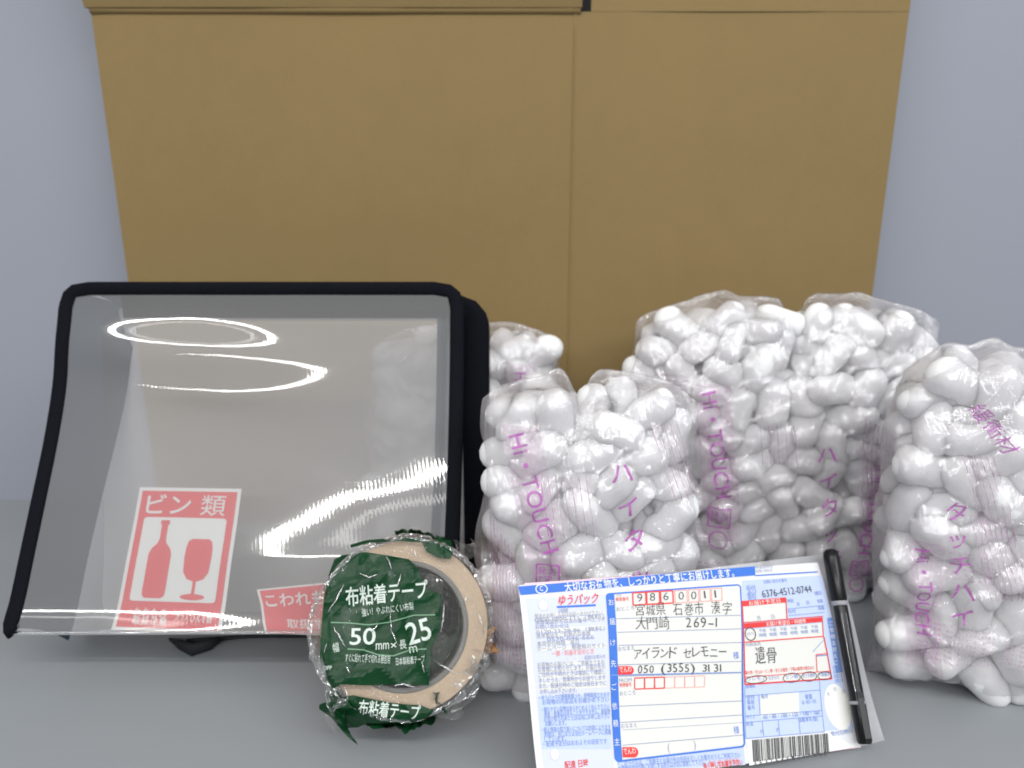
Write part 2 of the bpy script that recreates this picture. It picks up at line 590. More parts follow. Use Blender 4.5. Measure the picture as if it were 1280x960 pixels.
# ------------------------------------------------------------------ bags of foam pieces
def peanut_mesh(seed):
    r = random.Random(seed)
    bm = bmesh.new()
    bmesh.ops.create_icosphere(bm, subdivisions=3, radius=1.0)
    ph = r.uniform(0, 6)
    bend = r.uniform(-0.25, 0.25)
    waist = r.uniform(0.02, 0.22)
    for v in bm.verts:
        x, y, z = v.co
        L = 0.0205
        R = 0.0126
        k = 1 - waist * math.exp(-(x / 0.35) ** 2)
        sq = (abs(x) ** 0.78) * (1 if x > 0 else -1)
        rr = max(0.0, 1 - abs(sq) ** 3.2) ** 0.5
        rho = math.hypot(y, z) or 1e-9
        yy, zz = y / rho * rr * k, z / rho * rr * k
        wob = 1 + 0.05 * math.sin(3 * x + ph) + 0.04 * math.sin(5 * y + ph * 2) + 0.04 * math.sin(4 * z - ph)
        v.co = (sq * L, (yy * wob) * R + bend * R * (1 - x * x), zz * wob * R)
    return bm_mesh(bm, 'foam_peanut')
PEANUTS = []
for k in range(5):
    me = peanut_mesh(k)
    me.materials.append(M['foam'])
    me.polygons.foreach_set('use_smooth', [True] * len(me.polygons))
    PEANUTS.append(me)

STRIPS = []
def lambda_band(f):
    def g(x, z):
        p = f(x, z)
        p[:, 1] += 0.0002
        return p
    g.vec = True
    return g

def sstep(x):
    x = np.clip(x, 0, 1)
    return x * x * (3 - 2 * x)

def foam_bag(label, plabel, group, loc, yaw, lean, W, H, T, seed, n, wf=None, notch=(), texts=None, umax=0.95, roll=0.0, vis=None, r0=0.0124, shear=0.0):
    r = np.random.default_rng(seed)
    if wf is None:
        wf = lambda v: 1.0 - 0.045 * (2 * v - 1) ** 4 + 0.035 * np.sin(7.0 * v + seed) + 0.02 * np.sin(17.0 * v + 2 * seed)
    def topf(u):
        t = 1 - 0.09 * np.abs(u) ** 4
        for (u0, w, d) in notch:
            t = t - d * np.exp(-((u - u0) / w) ** 2)
        return t
    def xz(u, v):
        z = v * H * topf(u)
        return u * W / 2 * wf(v) + shear * z, z
    def env(u, v):
        e = T * (1 - np.clip(np.abs(u), 0, 1) ** 3) ** 0.6 * np.where(v < 0.5, (1 - np.abs(2 * v - 1) ** 9) ** 0.5, (1 - np.abs(2 * v - 1) ** 4) ** 0.5)
        for (u0, w, d) in notch:
            e = e * (1 - 0.75 * np.exp(-((u - u0) / (w * 1.2)) ** 2) * sstep((v - 0.72) / 0.2))
        return e
    Mw = Matrix.Translation(loc) @ Matrix.Rotation(yaw, 4, 'Z') @ Matrix.Rotation(-lean, 4, 'X') @ Matrix.Rotation(roll, 4, 'Y')
    root = empty('foam_bag')
    root.matrix_world = Mw
    tag(root, label, 'bag', 'clear bags of foam pieces')
    # pieces by dart throwing over the front
    C0 = []
    tries = 0
    while len(C0) < n and tries < 12000:
        tries += 1
        u = r.uniform(-umax, umax)
        v = r.uniform(0.045, 0.945)
        x, z = xz(u, v)
        if abs(x - shear * z) > W / 2 * wf(v) - 0.0150 or z > H * topf(u) - 0.019:
            continue
        dep = float(env(np.array(u), np.array(v))) - 0.0113 - abs(r.normal(0, 0.0018))
        if dep < 0.0:
            dep = r.uniform(-0.002, 0.002)
        p = np.array([x, -dep, z])
        dm = 0.0228 if tries < 4500 else 0.0178
        if all(np.sum((p - q) ** 2) > dm * dm for q, *_ in C0):
            C0.append((p, u, v))
    # raster of the front of the pieces
    hx = W / 2 + 0.03 + abs(shear) * H
    st = 0.001
    xs = np.arange(-hx, hx, st)
    zs = np.arange(-0.015, H + 0.02, st)
    GX, GZ = np.meshgrid(xs, zs)
    hm = np.full(GX.shape, -1.0)
    first = True
    for k, (p, u, v) in enumerate(C0):
        ang = r.uniform(0, math.pi)
        tilt = r.normal(0, 0.35)
        d = Vector((math.cos(ang) * math.cos(tilt), math.sin(tilt) * 0.7, math.sin(ang) * math.cos(tilt))).normalized()
        s = r.uniform(0.86, 1.06)
        q = d.to_track_quat('X', 'Z').to_matrix() @ Matrix.Rotation(r.uniform(0, 6.28), 3, 'X')
        o = bpy.data.objects.new('foam_peanut', PEANUTS[int(r.integers(5))])
        C.objects.link(o)
        o.matrix_world = Mw @ Matrix.Translation(Vector(p)) @ q.to_4x4() @ Matrix.Scale(s, 4)
        tag(o, plabel, 'foam piece', group)
        for t in (-0.9, -0.45, 0, 0.45, 0.9):
            c = Vector(p) + d * (t * 0.0092 * s)
            R = r0 * s
            i0, i1 = int((c.x - R - xs[0]) / st), int((c.x + R - xs[0]) / st) + 2
            j0, j1 = int((c.z - R - zs[0]) / st), int((c.z + R - zs[0]) / st) + 2
            i0, j0 = max(i0, 0), max(j0, 0)
            sx, sz = GX[j0:j1, i0:i1], GZ[j0:j1, i0:i1]
            dd = R * R - (sx - c.x) ** 2 - (sz - c.z) ** 2
            hh = np.where(dd > 0, -c.y + np.sqrt(np.maximum(dd, 0)), -1)
            hm[j0:j1, i0:i1] = np.maximum(hm[j0:j1, i0:i1], hh)
    # hidden filling behind the front layer: one mass nobody could count
    bmx = bmesh.new()
    rr = random.Random(seed)
    for k in range(int(n * 2.4)):
        u, v = rr.uniform(-0.78, 0.78), rr.uniform(0.08, 0.92)
        x, z = xz(u, v)
        if vis and not vis(x, z):
            continue
        e = float(env(np.array(u), np.array(v)))
        y = rr.uniform(-max(e - 0.022, 0), max(e - 0.0115, 0.0))
        mt = Matrix.Translation((x, y, z)) @ Matrix.Rotation(rr.uniform(0, 6.28), 4, (rr.uniform(-1, 1), rr.uniform(-1, 1), rr.uniform(-1, 1))) @ Matrix.Diagonal((0.0195, 0.0125, 0.0125, 1))
        bmesh.ops.create_icosphere(bmx, subdivisions=2, radius=1.0, matrix=mt)
    fl = link('foam_filling', bm_mesh(bmx, 'foam_filling'), M['foam'], None, True)
    fl.matrix_world = Mw
    tag(fl, 'white foam pieces packed in the ' + group.split(' in the ')[1] + ' behind its front layer', None, None, 'stuff')
    # the film drapes over them
    nu, nv = int(W / 0.0011), int(H / 0.0013)
    us = np.linspace(-1, 1, nu)
    vv = np.linspace(0, 1, nv)
    U, V = np.meshgrid(us, vv)
    Hf = np.maximum(hm, 0.002) + 0.0006
    base = Hf.copy()
    def blur(A, k):
        for ax in (0, 1):
            S = np.zeros_like(A)
            for d in range(-k, k + 1):
                S += np.roll(A, d, ax)
            A = S / (2 * k + 1)
        return A
    for k in (6, 6, 5, 5, 4, 4, 3, 3, 2, 2):
        Hf = np.maximum(base, blur(Hf, k))
    Hf = blur(Hf, 1) + 0.0006
    def sampleH(x, z):
        fx = np.clip((x - xs[0]) / st, 0, len(xs) - 2.001)
        fz = np.clip((z - zs[0]) / st, 0, len(zs) - 2.001)
        i, j = fx.astype(int), fz.astype(int)
        a, b = fx - i, fz - j
        return (Hf[j, i] * (1 - a) + Hf[j, i + 1] * a) * (1 - b) + (Hf[j + 1, i] * (1 - a) + Hf[j + 1, i + 1] * a) * b
    def crumple(x, z):
        w = 0.0018 * (1 - np.abs(vnoise(x, z, 120, 38, seed + 1))) ** 6
        w += 0.0018 * (1 - np.abs(vnoise(x + 0.4 * z, z - 0.3 * x, 70, 70, seed + 2))) ** 7
        w += 0.0009 * (1 - np.abs(vnoise(x - 0.5 * z, z, 210, 90, seed + 3))) ** 4
        return w
    X, Z = xz(U, V)
    eu = sstep((1 - np.abs(U)) / 0.045)
    ev = sstep(V / 0.04) * sstep((1 - V) / 0.05)
    Dp = sampleH(X, Z) * eu * ev + crumple(X, Z) * (0.3 + 0.7 * eu)
    fin = 0.004 * vnoise(X, Z, 30, 30, seed + 7) * (1 - eu * ev)
    Xe = X + 0.0022 * vnoise(X, Z, 5, 60, seed + 8) * (1 - eu)
    Ze = Z + 0.0035 * vnoise(X, Z, 70, 5, seed + 9) * (1 - sstep((1 - V) / 0.1)) * 1.0
    Pf = np.stack([Xe, -Dp + fin, Ze], -1)
    Eb = env(U, V) * 0.8 * eu * ev + 0.0005
    Pb = np.stack([Xe, Eb + fin + 0.001 * vnoise(X, Z, 60, 40, seed + 4) * eu * ev, Ze], -1)
    nf = nu * nv
    idx = np.arange(nf).reshape(nv, nu)
    fa = np.stack([idx[:-1, :-1], idx[:-1, 1:], idx[1:, 1:], idx[1:, :-1]], -1).reshape(-1, 4)
    # keep the front rim vertices as shared seam: back face rim reuses them
    bidx = idx + nf
    bidx[0, :], bidx[-1, :], bidx[:, 0], bidx[:, -1] = idx[0, :], idx[-1, :], idx[:, 0], idx[:, -1]
    fb = np.stack([bidx[:-1, :-1], bidx[1:, :-1], bidx[1:, 1:], bidx[:-1, 1:]], -1).reshape(-1, 4)
    me = bpy.data.meshes.new('film')
    me.from_pydata(np.concatenate([Pf.reshape(-1, 3), Pb.reshape(-1, 3)]).tolist(), [], np.concatenate([fa, fb]).tolist())
    me.update()
    bmx = bmesh.new()
    bmx.from_mesh(me)
    bmesh.ops.delete(bmx, geom=[v for v in bmx.verts if not v.link_faces], context='VERTS')
    bmx.to_mesh(me)
    bmx.free()
    link('film', me, M['film'], root, True)
    # print laid on the film
    def onfilm(x, z):
        return np.stack([x, -(sampleH(x, z) + crumple(x, z)) - 0.0005, z], -1)
    onfilm.vec = True
    if texts:
        big, faint = Flat(), Flat()
        STRIPS.clear()
        texts(big, faint)
        big.build('lettering', onfilm, M['magenta'], root, cut=0.003)
        if faint.v:
            faint.build('fine_print', onfilm, M['magenta_faint'], root, cut=0.004)
        if STRIPS:
            st_ = Flat()
            for q in STRIPS:
                st_.poly(q)
            st_.build('printed_band', lambda_band(onfilm), M['magenta_tint'], root, cut=0.003)
    return root, len(C0)

def lettering(big, x, ztop, size=0.0125, slant=0.0, box=True, s='Hi・TOUCH'):
    """text running down the bag with its letters lying on their side"""
    vs_, fs, w = glyphs(s, 0.0)
    big.text(s, (x, ztop), size, rot=-math.pi / 2 + slant, weight=0.01)
    L = w * size
    ex, ez = x + math.sin(slant) * L, ztop - math.cos(slant) * L
    p_ = size * 0.35
    STRIPS.append([(x - p_, ztop + 0.006), (x + size + p_, ztop + 0.006), (ex + size + p_, ez - size * 2.2), (ex - p_, ez - size * 2.2)])
    if box:
        b = size * 1.0
        cx, cz = ex + 0.002, ez - b * 1.0
        big.path([(cx - b * .45, cz - b * .5), (cx + b * .55, cz - b * .5), (cx + b * .55, cz + b * .5), (cx - b * .45, cz + b * .5)], 0.0011, True)
        big.text('発泡', (cx - b * .4, cz + 0.0003), size * 0.42)
        big.text('PSP', (cx - b * .33, cz - 0.0048), size * 0.42)
        big.ellipse((cx + b * 0.05, cz - b * 1.15), b * 0.42, b * 0.42, 0.0010)

def kana(big, x, ztop, size=0.0125, step=0.0165, slant=0.0, s='ハイタッチ'):
    for k, ch in enumerate(s):
        big.text(ch, (x + slant * k * step, ztop - (k + 1) * step), size * 1.12, rot=0.1, weight=0.010)

def smallrows(faint, x0, x1, z, n, step=0.0032, size=0.0022, s='緩衝材・軽量で衝撃に強くくり返し使えます'):
    for k in range(n):
        faint.text(s, (x0, z - k * step), size, width=(x1 - x0))

def hatch(faint, x, z, n=6, L=0.03, d=0.0035, slant=0.15):
    for k in range(n):
        faint.line((x + k * d, z), (x + k * d + slant * L, z - L), 0.0006)

def texts_mid(big, faint):
    lettering(big, -0.049, 0.172, 0.0135, slant=0.30)
    kana(big, 0.012, 0.168, 0.013, 0.021, slant=0.22)
    hatch(faint, -0.030, 0.150, 7, 0.036, 0.0045)
    smallrows(faint, -0.045, -0.015, 0.045, 7)
    hatch(faint, 0.035, 0.180, 5, 0.045, 0.004, 0.35)
    smallrows(faint, 0.0, 0.05, 0.05, 8)
    for k in range(8):
        faint.line((-0.060 + k * 0.0022, 0.125 - 0.004 * k), (-0.056 + k * 0.0022, 0.03), 0.0007)
def texts_back(big, faint):
    lettering(big, -0.066, 0.165, 0.0155, slant=0.20)
    kana(big, 0.022, 0.135, 0.0135, 0.0205, slant=0.15)
    hatch(faint, -0.022, 0.142, 5, 0.03, 0.006)
    smallrows(faint, -0.045, -0.035, 0.10, 5, 0.003, 0.002, '緩衝材用途')
    smallrows(faint, -0.095, -0.075, 0.175, 6)
    lettering(big, 0.066, 0.110, 0.0125, slant=-0.12)
    lettering(big, 0.082, 0.125, 0.0115, slant=0.1, box=False)
    kana(big, 0.090, 0.15, 0.010, 0.014)
    hatch(faint, 0.055, 0.125, 9, 0.07, 0.0042)
    for k in range(12):
        faint.line((0.052 + k * 0.0036, 0.15 - 0.002 * k), (0.060 + k * 0.0030, 0.05 + 0.006 * math.sin(k * 2)), 0.0008)
    smallrows(faint, -0.095, 0.0, 0.03, 4)
    smallrows(faint, -0.09, -0.05, 0.06, 6)
def texts_right(big, faint):
    big.text('緩衝材', (-0.040, 0.188), 0.010, rot=-0.95)
    kana(big, -0.048, 0.138, 0.0115, 0.0165, slant=0.15, s='タッチハイ')
    lettering(big, 0.004, 0.158, 0.0105, slant=0.0, s='TOUCH')
    kana(big, 0.024, 0.115, 0.0095, 0.0125, slant=0.0)
    big.text('ハイ', (0.018, 0.195), 0.012, rot=-1.5)
    kana(big, 0.050, 0.152, 0.011, 0.014)
    kana(big, 0.010, 0.070, 0.010, 0.013, slant=0.5, s='タッチ')
    lettering(big, -0.062, 0.100, 0.0105, slant=0.12, box=False)
    kana(big, 0.030, 0.075, 0.0105, 0.014, slant=-0.15)
    smallrows(faint, -0.055, -0.015, 0.052, 8)
    hatch(faint, -0.036, 0.125, 8, 0.05, 0.003, 0.3)
    hatch(faint, -0.044, 0.162, 6, 0.05, 0.0032, 0.35)
    hatch(faint, 0.006, 0.120, 7, 0.06, 0.003, 0.05)
    smallrows(faint, -0.045, -0.02, 0.10, 6)
    smallrows(faint, -0.01, 0.04, 0.045, 5)
def texts_left(big, faint):
    lettering(big, 0.040, 0.170, 0.012, slant=-0.1)
    hatch(faint, 0.02, 0.12, 9, 0.06, 0.004)
    smallrows(faint, 0.02, 0.06, 0.09, 8)
    for k in range(9):
        faint.line((0.012 + k * 0.005, 0.11), (0.016 + k * 0.005, 0.03), 0.0008)

foam_bag('clear bag of white foam standing behind the vinyl case, showing left of the middle bag',
         'white foam piece in the clear bag that stands partly behind the vinyl case', 'foam pieces in the bag behind the vinyl case',
         (-0.038, 0.607, 0.0), rad(3), rad(3), 0.165, 0.204, 0.036, 11, 58, texts=texts_left)
foam_bag('widest clear bag of white foam, standing at the back in front of the cardboard',
         'white foam piece in the widest clear bag in front of the cardboard', 'foam pieces in the widest bag at the back',
         (0.207, 0.560, 0.0), rad(-5), rad(5), 0.246, 0.236, 0.037, 23, 104, notch=((0.045, 0.055, 0.13),), texts=texts_back)
foam_bag('clear bag of white foam standing right behind the paper slip',
         'white foam piece in the clear bag right behind the paper slip', 'foam pieces in the bag behind the slip',
         (0.047, 0.431, 0.0), rad(-2), rad(8), 0.138, 0.208, 0.034, 37, 60, notch=((-0.10, 0.10, 0.07),), texts=texts_mid)
foam_bag('clear bag of white foam at the right end of the row, right of the pen',
         'white foam piece in the clear bag at the right end, right of the pen', 'foam pieces in the rightmost bag',
         (0.312, 0.436, 0.0), rad(-8), rad(6), 0.152, 0.226, 0.038, 41, 66, texts=texts_right)

# ------------------------------------------------------------------ clear vinyl case with black binding
XL_, XR_ = -0.326, -0.040
PROF = [(0.4325, 0.0385), (0.4462, 0.0515), (0.4635, 0.0755), (0.4905, 0.1130), (0.5150, 0.1480), (0.5360, 0.1850), (0.5550, 0.2300), (0.5595, 0.2420)]
_pv = np.array(PROF)
_s = np.concatenate([[0], np.cumsum(np.hypot(np.diff(_pv[:, 0]), np.diff(_pv[:, 1])))])
SLEN = _s[-1]
def _cr(t):
    if t < 0.0 or t > 1.0:                  # straight on past either end
        e0, e1 = (0.0, 0.01) if t < 0 else (1.0, 0.99)
        a_, b_ = _cr(e0), _cr(e1)
        return a_ + (b_ - a_) * ((t - e0) / (e1 - e0))
    t = t * SLEN
    i = int(min(max(np.searchsorted(_s, t) - 1, 0), len(_s) - 2))
    k = (t - _s[i]) / (_s[i + 1] - _s[i])
    g = lambda j: _pv[min(max(j, 0), len(_pv) - 1)]
    p0, p1, p2, p3 = g(i - 1), g(i), g(i + 1), g(i + 2)
    return 0.5 * ((2 * p1) + (-p0 + p2) * k + (2 * p0 - 5 * p1 + 4 * p2 - p3) * k * k + (-p0 + 3 * p1 - 3 * p2 + p3) * k ** 3)
CASE_BUMPS = [  # swellings of the soft vinyl: centre u, centre v, sigma u, sigma v, height (m), slant
    (0.99, 0.18, 0.52, 0.16, 0.0078, 0.14),
    (0.34, 0.80, 0.27, 0.07, 0.0064, -0.06),
]
def sheet(u, v, off=0.0):
    """front of the case: u left to right, v bottom to top; off = metres behind it"""
    y, z = _cr(v)
    y2, z2 = _cr(v + 0.01)
    y1, z1 = _cr(v - 0.01)
    t = Vector((0, y2 - y1, z2 - z1)).normalized()
    n = Vector((0, -t.z, t.y))              # towards the viewer and up
    x = XL_ + (XR_ - XL_) * u
    d = 0.0
    for (cu, cv, su, sv, h, k) in CASE_BUMPS:
        d += h * math.exp(-((u - cu) / su) ** 2 - ((v - cv - k * (u - cu)) / sv) ** 2)
    # the slight cockle of soft vinyl
    d += 0.00009 * math.sin(23 * u + 9 * v + 0.7) * math.sin(15 * v - 6 * u + 1.1) + 0.000012 * math.sin(61 * u - 20 * v) * math.sin(37 * v + 25 * u)
    return Vector((x, y, z)) + n * (d - off)
def sheet_uv(px, py, guess=(0.5, 0.5), off=0.0):
    u, v = guess
    for _ in range(12):
        a = proj(sheet(u, v, off))
        b = proj(sheet(u + 1e-3, v, off))
        c = proj(sheet(u, v + 1e-3, off))
        J = np.array([[(b[0] - a[0]) / 1e-3, (c[0] - a[0]) / 1e-3], [(b[1] - a[1]) / 1e-3, (c[1] - a[1]) / 1e-3]])
        du = np.linalg.solve(J, np.array([px - a[0], py - a[1]]))
        u, v = u + float(du[0]), v + float(du[1])
        v = min(max(v, -0.1), 1.1)
    return u, v

def rounded(u0, u1, v0, v1, rt, rb, n=8, aspect=1.2):
    """rounded outline in uv, counter-clockwise from bottom left"""
    P = []
    for (cx, cy, r, a0) in ((u1 - rb, v0 + rb * aspect, rb, -90), (u1 - rt, v1 - rt * aspect, rt, 0), (u0 + rt, v1 - rt * aspect, rt, 90), (u0 + rb, v0 + rb * aspect, rb, 180)):
        for k in range(n + 1):
            a = rad(a0 + 90 * k / n)
            P.append((cx + r * math.cos(a), cy + r * aspect * math.sin(a)))
    return P
def densify(P, step=0.02):
    out = []
    for a, b in zip(P, P[1:] + P[:1]):
        m = max(1, int(math.hypot(b[0] - a[0], b[1] - a[1]) / step))
        for k in range(m):
            out.append((a[0] + (b[0] - a[0]) * k / m, a[1] + (b[1] - a[1]) * k / m))
    return out

def vinyl_case():
    root = empty('vinyl_case', (-0.18, 0.48, 0))
    off = Vector((-0.18, 0.48, 0))
    tag(root, 'clear vinyl case with black bound edges leaning at the left, red stickers inside', 'plastic case')
    def put(name, me, m, smooth=True, parent=root):
        me.transform(Matrix.Translation(-off if parent is root else Vector((0, 0, 0))))
        return link(name, me, m, parent, smooth)
    nu, nv = 150, 150
    us, vs2 = np.linspace(0, 1, nu), np.linspace(0, 1, nv)
    # clip the square corners to the rounded outline
    def inside(u, v):
        r, rv = 0.06, 0.07
        v = min(max(v, 0), 1)
        if v > 1 - rv:
            k = (v - (1 - rv)) / rv
            m = r * (1 - math.sqrt(max(0, 1 - k * k)))
            return m + (1 - 2 * m) * u
        if v < 0.05:
            k = (0.05 - v) / 0.05
            m = 0.012 * (1 - math.sqrt(max(0, 1 - k * k)))
            return m + (1 - 2 * m) * u
        return u
    P = np.array([[tuple(sheet(inside(u, v), v)) for u in us] for v in vs2])
    front = put('front_panel', grid_mesh('front_panel', P), M['pvc'])
    # black binding round the front
    edge = [(inside(0, v), v) for v in np.linspace(0, 1, 60)]
    top = [(u, 1.0) for u in np.linspace(edge[-1][0], 1 - edge[-1][0], 40)][1:-1]
    rt = [(1 - e[0], e[1]) for e in edge[::-1]]
    path = [sheet(a, b) for a, b in edge + top + rt]
    put('binding', tube_mesh('binding', path, 0.0040, 12, flat=(1.3, 0.6)), M['black_binding'])
    bot = [sheet(u, 0.0) for u in np.linspace(edge[0][0], 1 - edge[0][0], 40)]
    put('bottom_hem', tube_mesh('bottom_hem', bot, 0.0012, 8), M['pvc'])
    # blue grey gussets running back from the binding
    def gusset(name, fu, fv, inner):
        Q = []
        N = 70
        for k in range(N):
            a = Vector(sheet(*fu(k / (N - 1))))
            b = inner(k / (N - 1))
            row = []
            for j in range(10):
                t = j / 9
                p = a.lerp(b, t)
                p.y += 0.004 * math.sin(math.pi * t)
                row.append(tuple(p))
            Q.append(row)
        put(name, grid_mesh(name, np.array(Q)), M['pvc_tint'])
    # inner limits given as distance in from the edge and depth behind the front
    def in_left(t):
        v = 0.02 + 0.93 * t
        w = 0.085 + 0.06 * t ** 2
        return sheet(w, v, 0.030)
    gusset('gusset', lambda t: (inside(0.004, 0.02 + 0.96 * t), 0.02 + 0.96 * t), None, in_left)
    def in_right(t):
        v = 0.02 + 0.90 * t
        return sheet(1.0 - 0.055, v, 0.012)
    gusset('gusset', lambda t: (1 - inside(0.004, 0.02 + 0.905 * t), 0.02 + 0.905 * t), None, in_right)
    def in_top(t):
        return sheet(0.14 + 0.805 * t, 0.945 + 0.012 * math.sin(3.1 * t), 0.016)
    gusset('gusset', lambda t: (0.03 + 0.94 * t, 0.995), None, in_top)
    # back panel standing on the table, its binding showing right of the front
    YB0, YB1, ZB = 0.512, 0.577, 0.2255
    def back(u, v):
        x = -0.312 + 0.2845 * u
        y = YB0 + (YB1 - YB0) * v ** 0.8
        z = 0.003 + (ZB - 0.003) * v
        return Vector((x, y, z))
    P = np.array([[tuple(back(inside(u, v), v)) for u in np.linspace(0, 1, 30)] for v in np.linspace(0, 1, 40)])
    put('back_panel', grid_mesh('back_panel', P), M['pvc_back'])
    e2 = [(1 - inside(0, v), v) for v in np.linspace(0, 1, 50)]
    t2 = [(u, 1.0) for u in np.linspace(e2[-1][0], 0.06, 24)][1:]
    path = [back(a, b) for a, b in e2 + t2]
    put('back_binding', tube_mesh('back_binding', path, [0.0054 + 0.0016 * min(1, i / 30) for i in range(len(path))], 12, flat=(1.5, 0.4)), M['black_binding'])
    # bottom of the case lying on the table: dark bound edge and zip pull
    pts = [Vector((-0.232 + 0.185 * t, 0.476 + 0.012 * t + 0.004 * math.sin(5 * t), 0.0022)) for t in np.linspace(0, 1, 30)]
    put('base_binding', tube_mesh('base_binding', pts, [0.0022 - 0.0008 * math.sin(i / 4) ** 2 for i in range(30)], 8), M['strap'])
    pts = [at_z(212, 799, 0.004), at_z(226, 806, 0.005), at_z(240, 812, 0.005), at_z(262, 806, 0.005), at_z(275, 799, 0.006)]
    put('zip_pull', tube_mesh('zip_pull', pts, [0.0012, 0.0040, 0.0052, 0.0042, 0.0020], 10, flat=(1.0, 0.6)), M['strap'])
    # floor of the case, smoky because folded double
    Q = np.array([[tuple(Vector((XL_ + 0.01 + 0.27 * a, 0.4375 + 0.073 * b, 0.033 * (1 - b) ** 1.5 + 0.0025))) for a in np.linspace(0, 1, 20)] for b in np.linspace(0, 1, 12)])
    put('base_panel', grid_mesh('base_panel', Q), M['pvc_back'])
vinyl_case()

def sticker(px4, name, label, art, off=0.0025):
    """px4: corners TL TR BR BL as seen; the sticker bends with the vinyl it is stuck behind"""
    uvs = []
    g = (0.35, 0.2)
    for p in px4:
        g = sheet_uv(p[0], p[1], g, off)
        uvs.append(Vector(g))
    def base(lift):
        def f(s, t):
            a = uvs[0].lerp(uvs[1], s)
            b = uvs[3].lerp(uvs[2], s)
            q = b.lerp(a, t)
            return sheet(q.x, q.y, off - lift)
        return f
    c0 = base(0)(0.5, 0.0)
    root = empty(name, c0)
    tag(root, label, 'sticker', 'red stickers in the vinyl case')
    def layer(lift):
        f = base(lift)
        return lambda s, t: f(s, t) - c0
    art(root, layer)

def art_bottle(root, layer):
    b = Flat()
    b.poly([(0, 0), (1, 0), (1, 1), (0, 1)])
    b.build('backing', layer(0), M['sticker_white'], root, 0.05)
    r_ = Flat()
    r_.poly([(0.035, 0.025), (0.965, 0.025), (0.965, 0.975), (0.035, 0.975)])
    r_.build('red_field', layer(0.0003), M['sticker_red'], root, 0.05)
    w = Flat()
    x0, x1, y0, y1, q = 0.10, 0.90, 0.19, 0.785, 0.035
    P = []
    for (cx, cy, a0) in ((x1 - q, y0 + q * .7, -90), (x1 - q, y1 - q * .7, 0), (x0 + q, y1 - q * .7, 90), (x0 + q, y0 + q * .7, 180)):
        for k in range(6):
            a = rad(a0 + 18 * k)
            P.append((cx + q * math.cos(a), cy + q * .7 * math.sin(a)))
    w.poly(P)
    w.text('ビン', (0.10, 0.815), 0.16, width=0.43, weight=0.010)
    w.text('類', (0.63, 0.815), 0.16, width=0.24, weight=0.0)
    w.text('われもの', (0.17, 0.095), 0.062, width=0.30, weight=0.010)
    w.text('取扱注意', (0.17, 0.050), 0.055, width=0.32, weight=0.010)
    w.text('ガラス', (0.56, 0.085), 0.062, width=0.12, weight=0.010)
    w.text('びん食器', (0.70, 0.080), 0.062, width=0.20, weight=0.010)
    w.build('white_print', layer(0.0006), M['sticker_white'], root, 0.05)
    s = Flat()
    # bottle
    B = [(0.235, 0.215), (0.385, 0.215), (0.415, 0.235), (0.42, 0.26), (0.42, 0.52), (0.40, 0.565), (0.355, 0.605), (0.345, 0.64), (0.345, 0.755), (0.285, 0.755), (0.285, 0.64),
         (0.275, 0.605), (0.225, 0.565), (0.205, 0.52), (0.205, 0.26), (0.21, 0.235)]
    s.poly(B)
    s.poly([(0.272, 0.735), (0.358, 0.735), (0.358, 0.765), (0.272, 0.765)])
    # wine glass
    G = [(0.70, 0.35), (0.76, 0.365), (0.80, 0.41), (0.81, 0.50), (0.805, 0.585), (0.79, 0.625), (0.76, 0.64), (0.60, 0.64), (0.57, 0.625), (0.555, 0.585), (0.55, 0.50), (0.56, 0.41), (0.60, 0.365), (0.66, 0.35)]
    s.poly(G)
    s.poly([(0.665, 0.24), (0.695, 0.24), (0.695, 0.37), (0.665, 0.37)])
    s.ellipse((0.68, 0.233), 0.115, 0.026)
    s.build('red_print', layer(0.0009), M['sticker_red'], root, 0.05)
def art_fragile(root, layer):
    b = Flat()
    b.poly([(0, 0), (1, 0), (1, 1), (0, 1)])
    b.build('backing', layer(0), M['sticker_white'], root, 0.05)
    r_ = Flat()
    r_.poly([(0.03, 0.03), (0.97, 0.03), (0.97, 0.965), (0.03, 0.965)])
    r_.build('red_field', layer(0.0003), M['sticker_red'], root, 0.05)
    w = Flat()
    w.text('こわれもの', (0.07, 0.58), 0.34, width=1.06 * 0.86, weight=0.010)
    w.text('取扱注意', (0.30, 0.18), 0.2, width=0.6, weight=0.010)
    w.build('white_print', layer(0.0006), M['sticker_white'], root, 0.05)
sticker([(175, 609), (302, 611), (276, 791), (139, 787)], 'bottle_sticker', 'tall red and white sticker with a bottle and a wine glass inside the vinyl case', art_bottle)
sticker([(321, 737), (428, 726), (430, 795), (332, 792)], 'fragile_sticker', 'smaller red sticker beside the tape roll, white letters across its top', art_fragile, off=0.006)

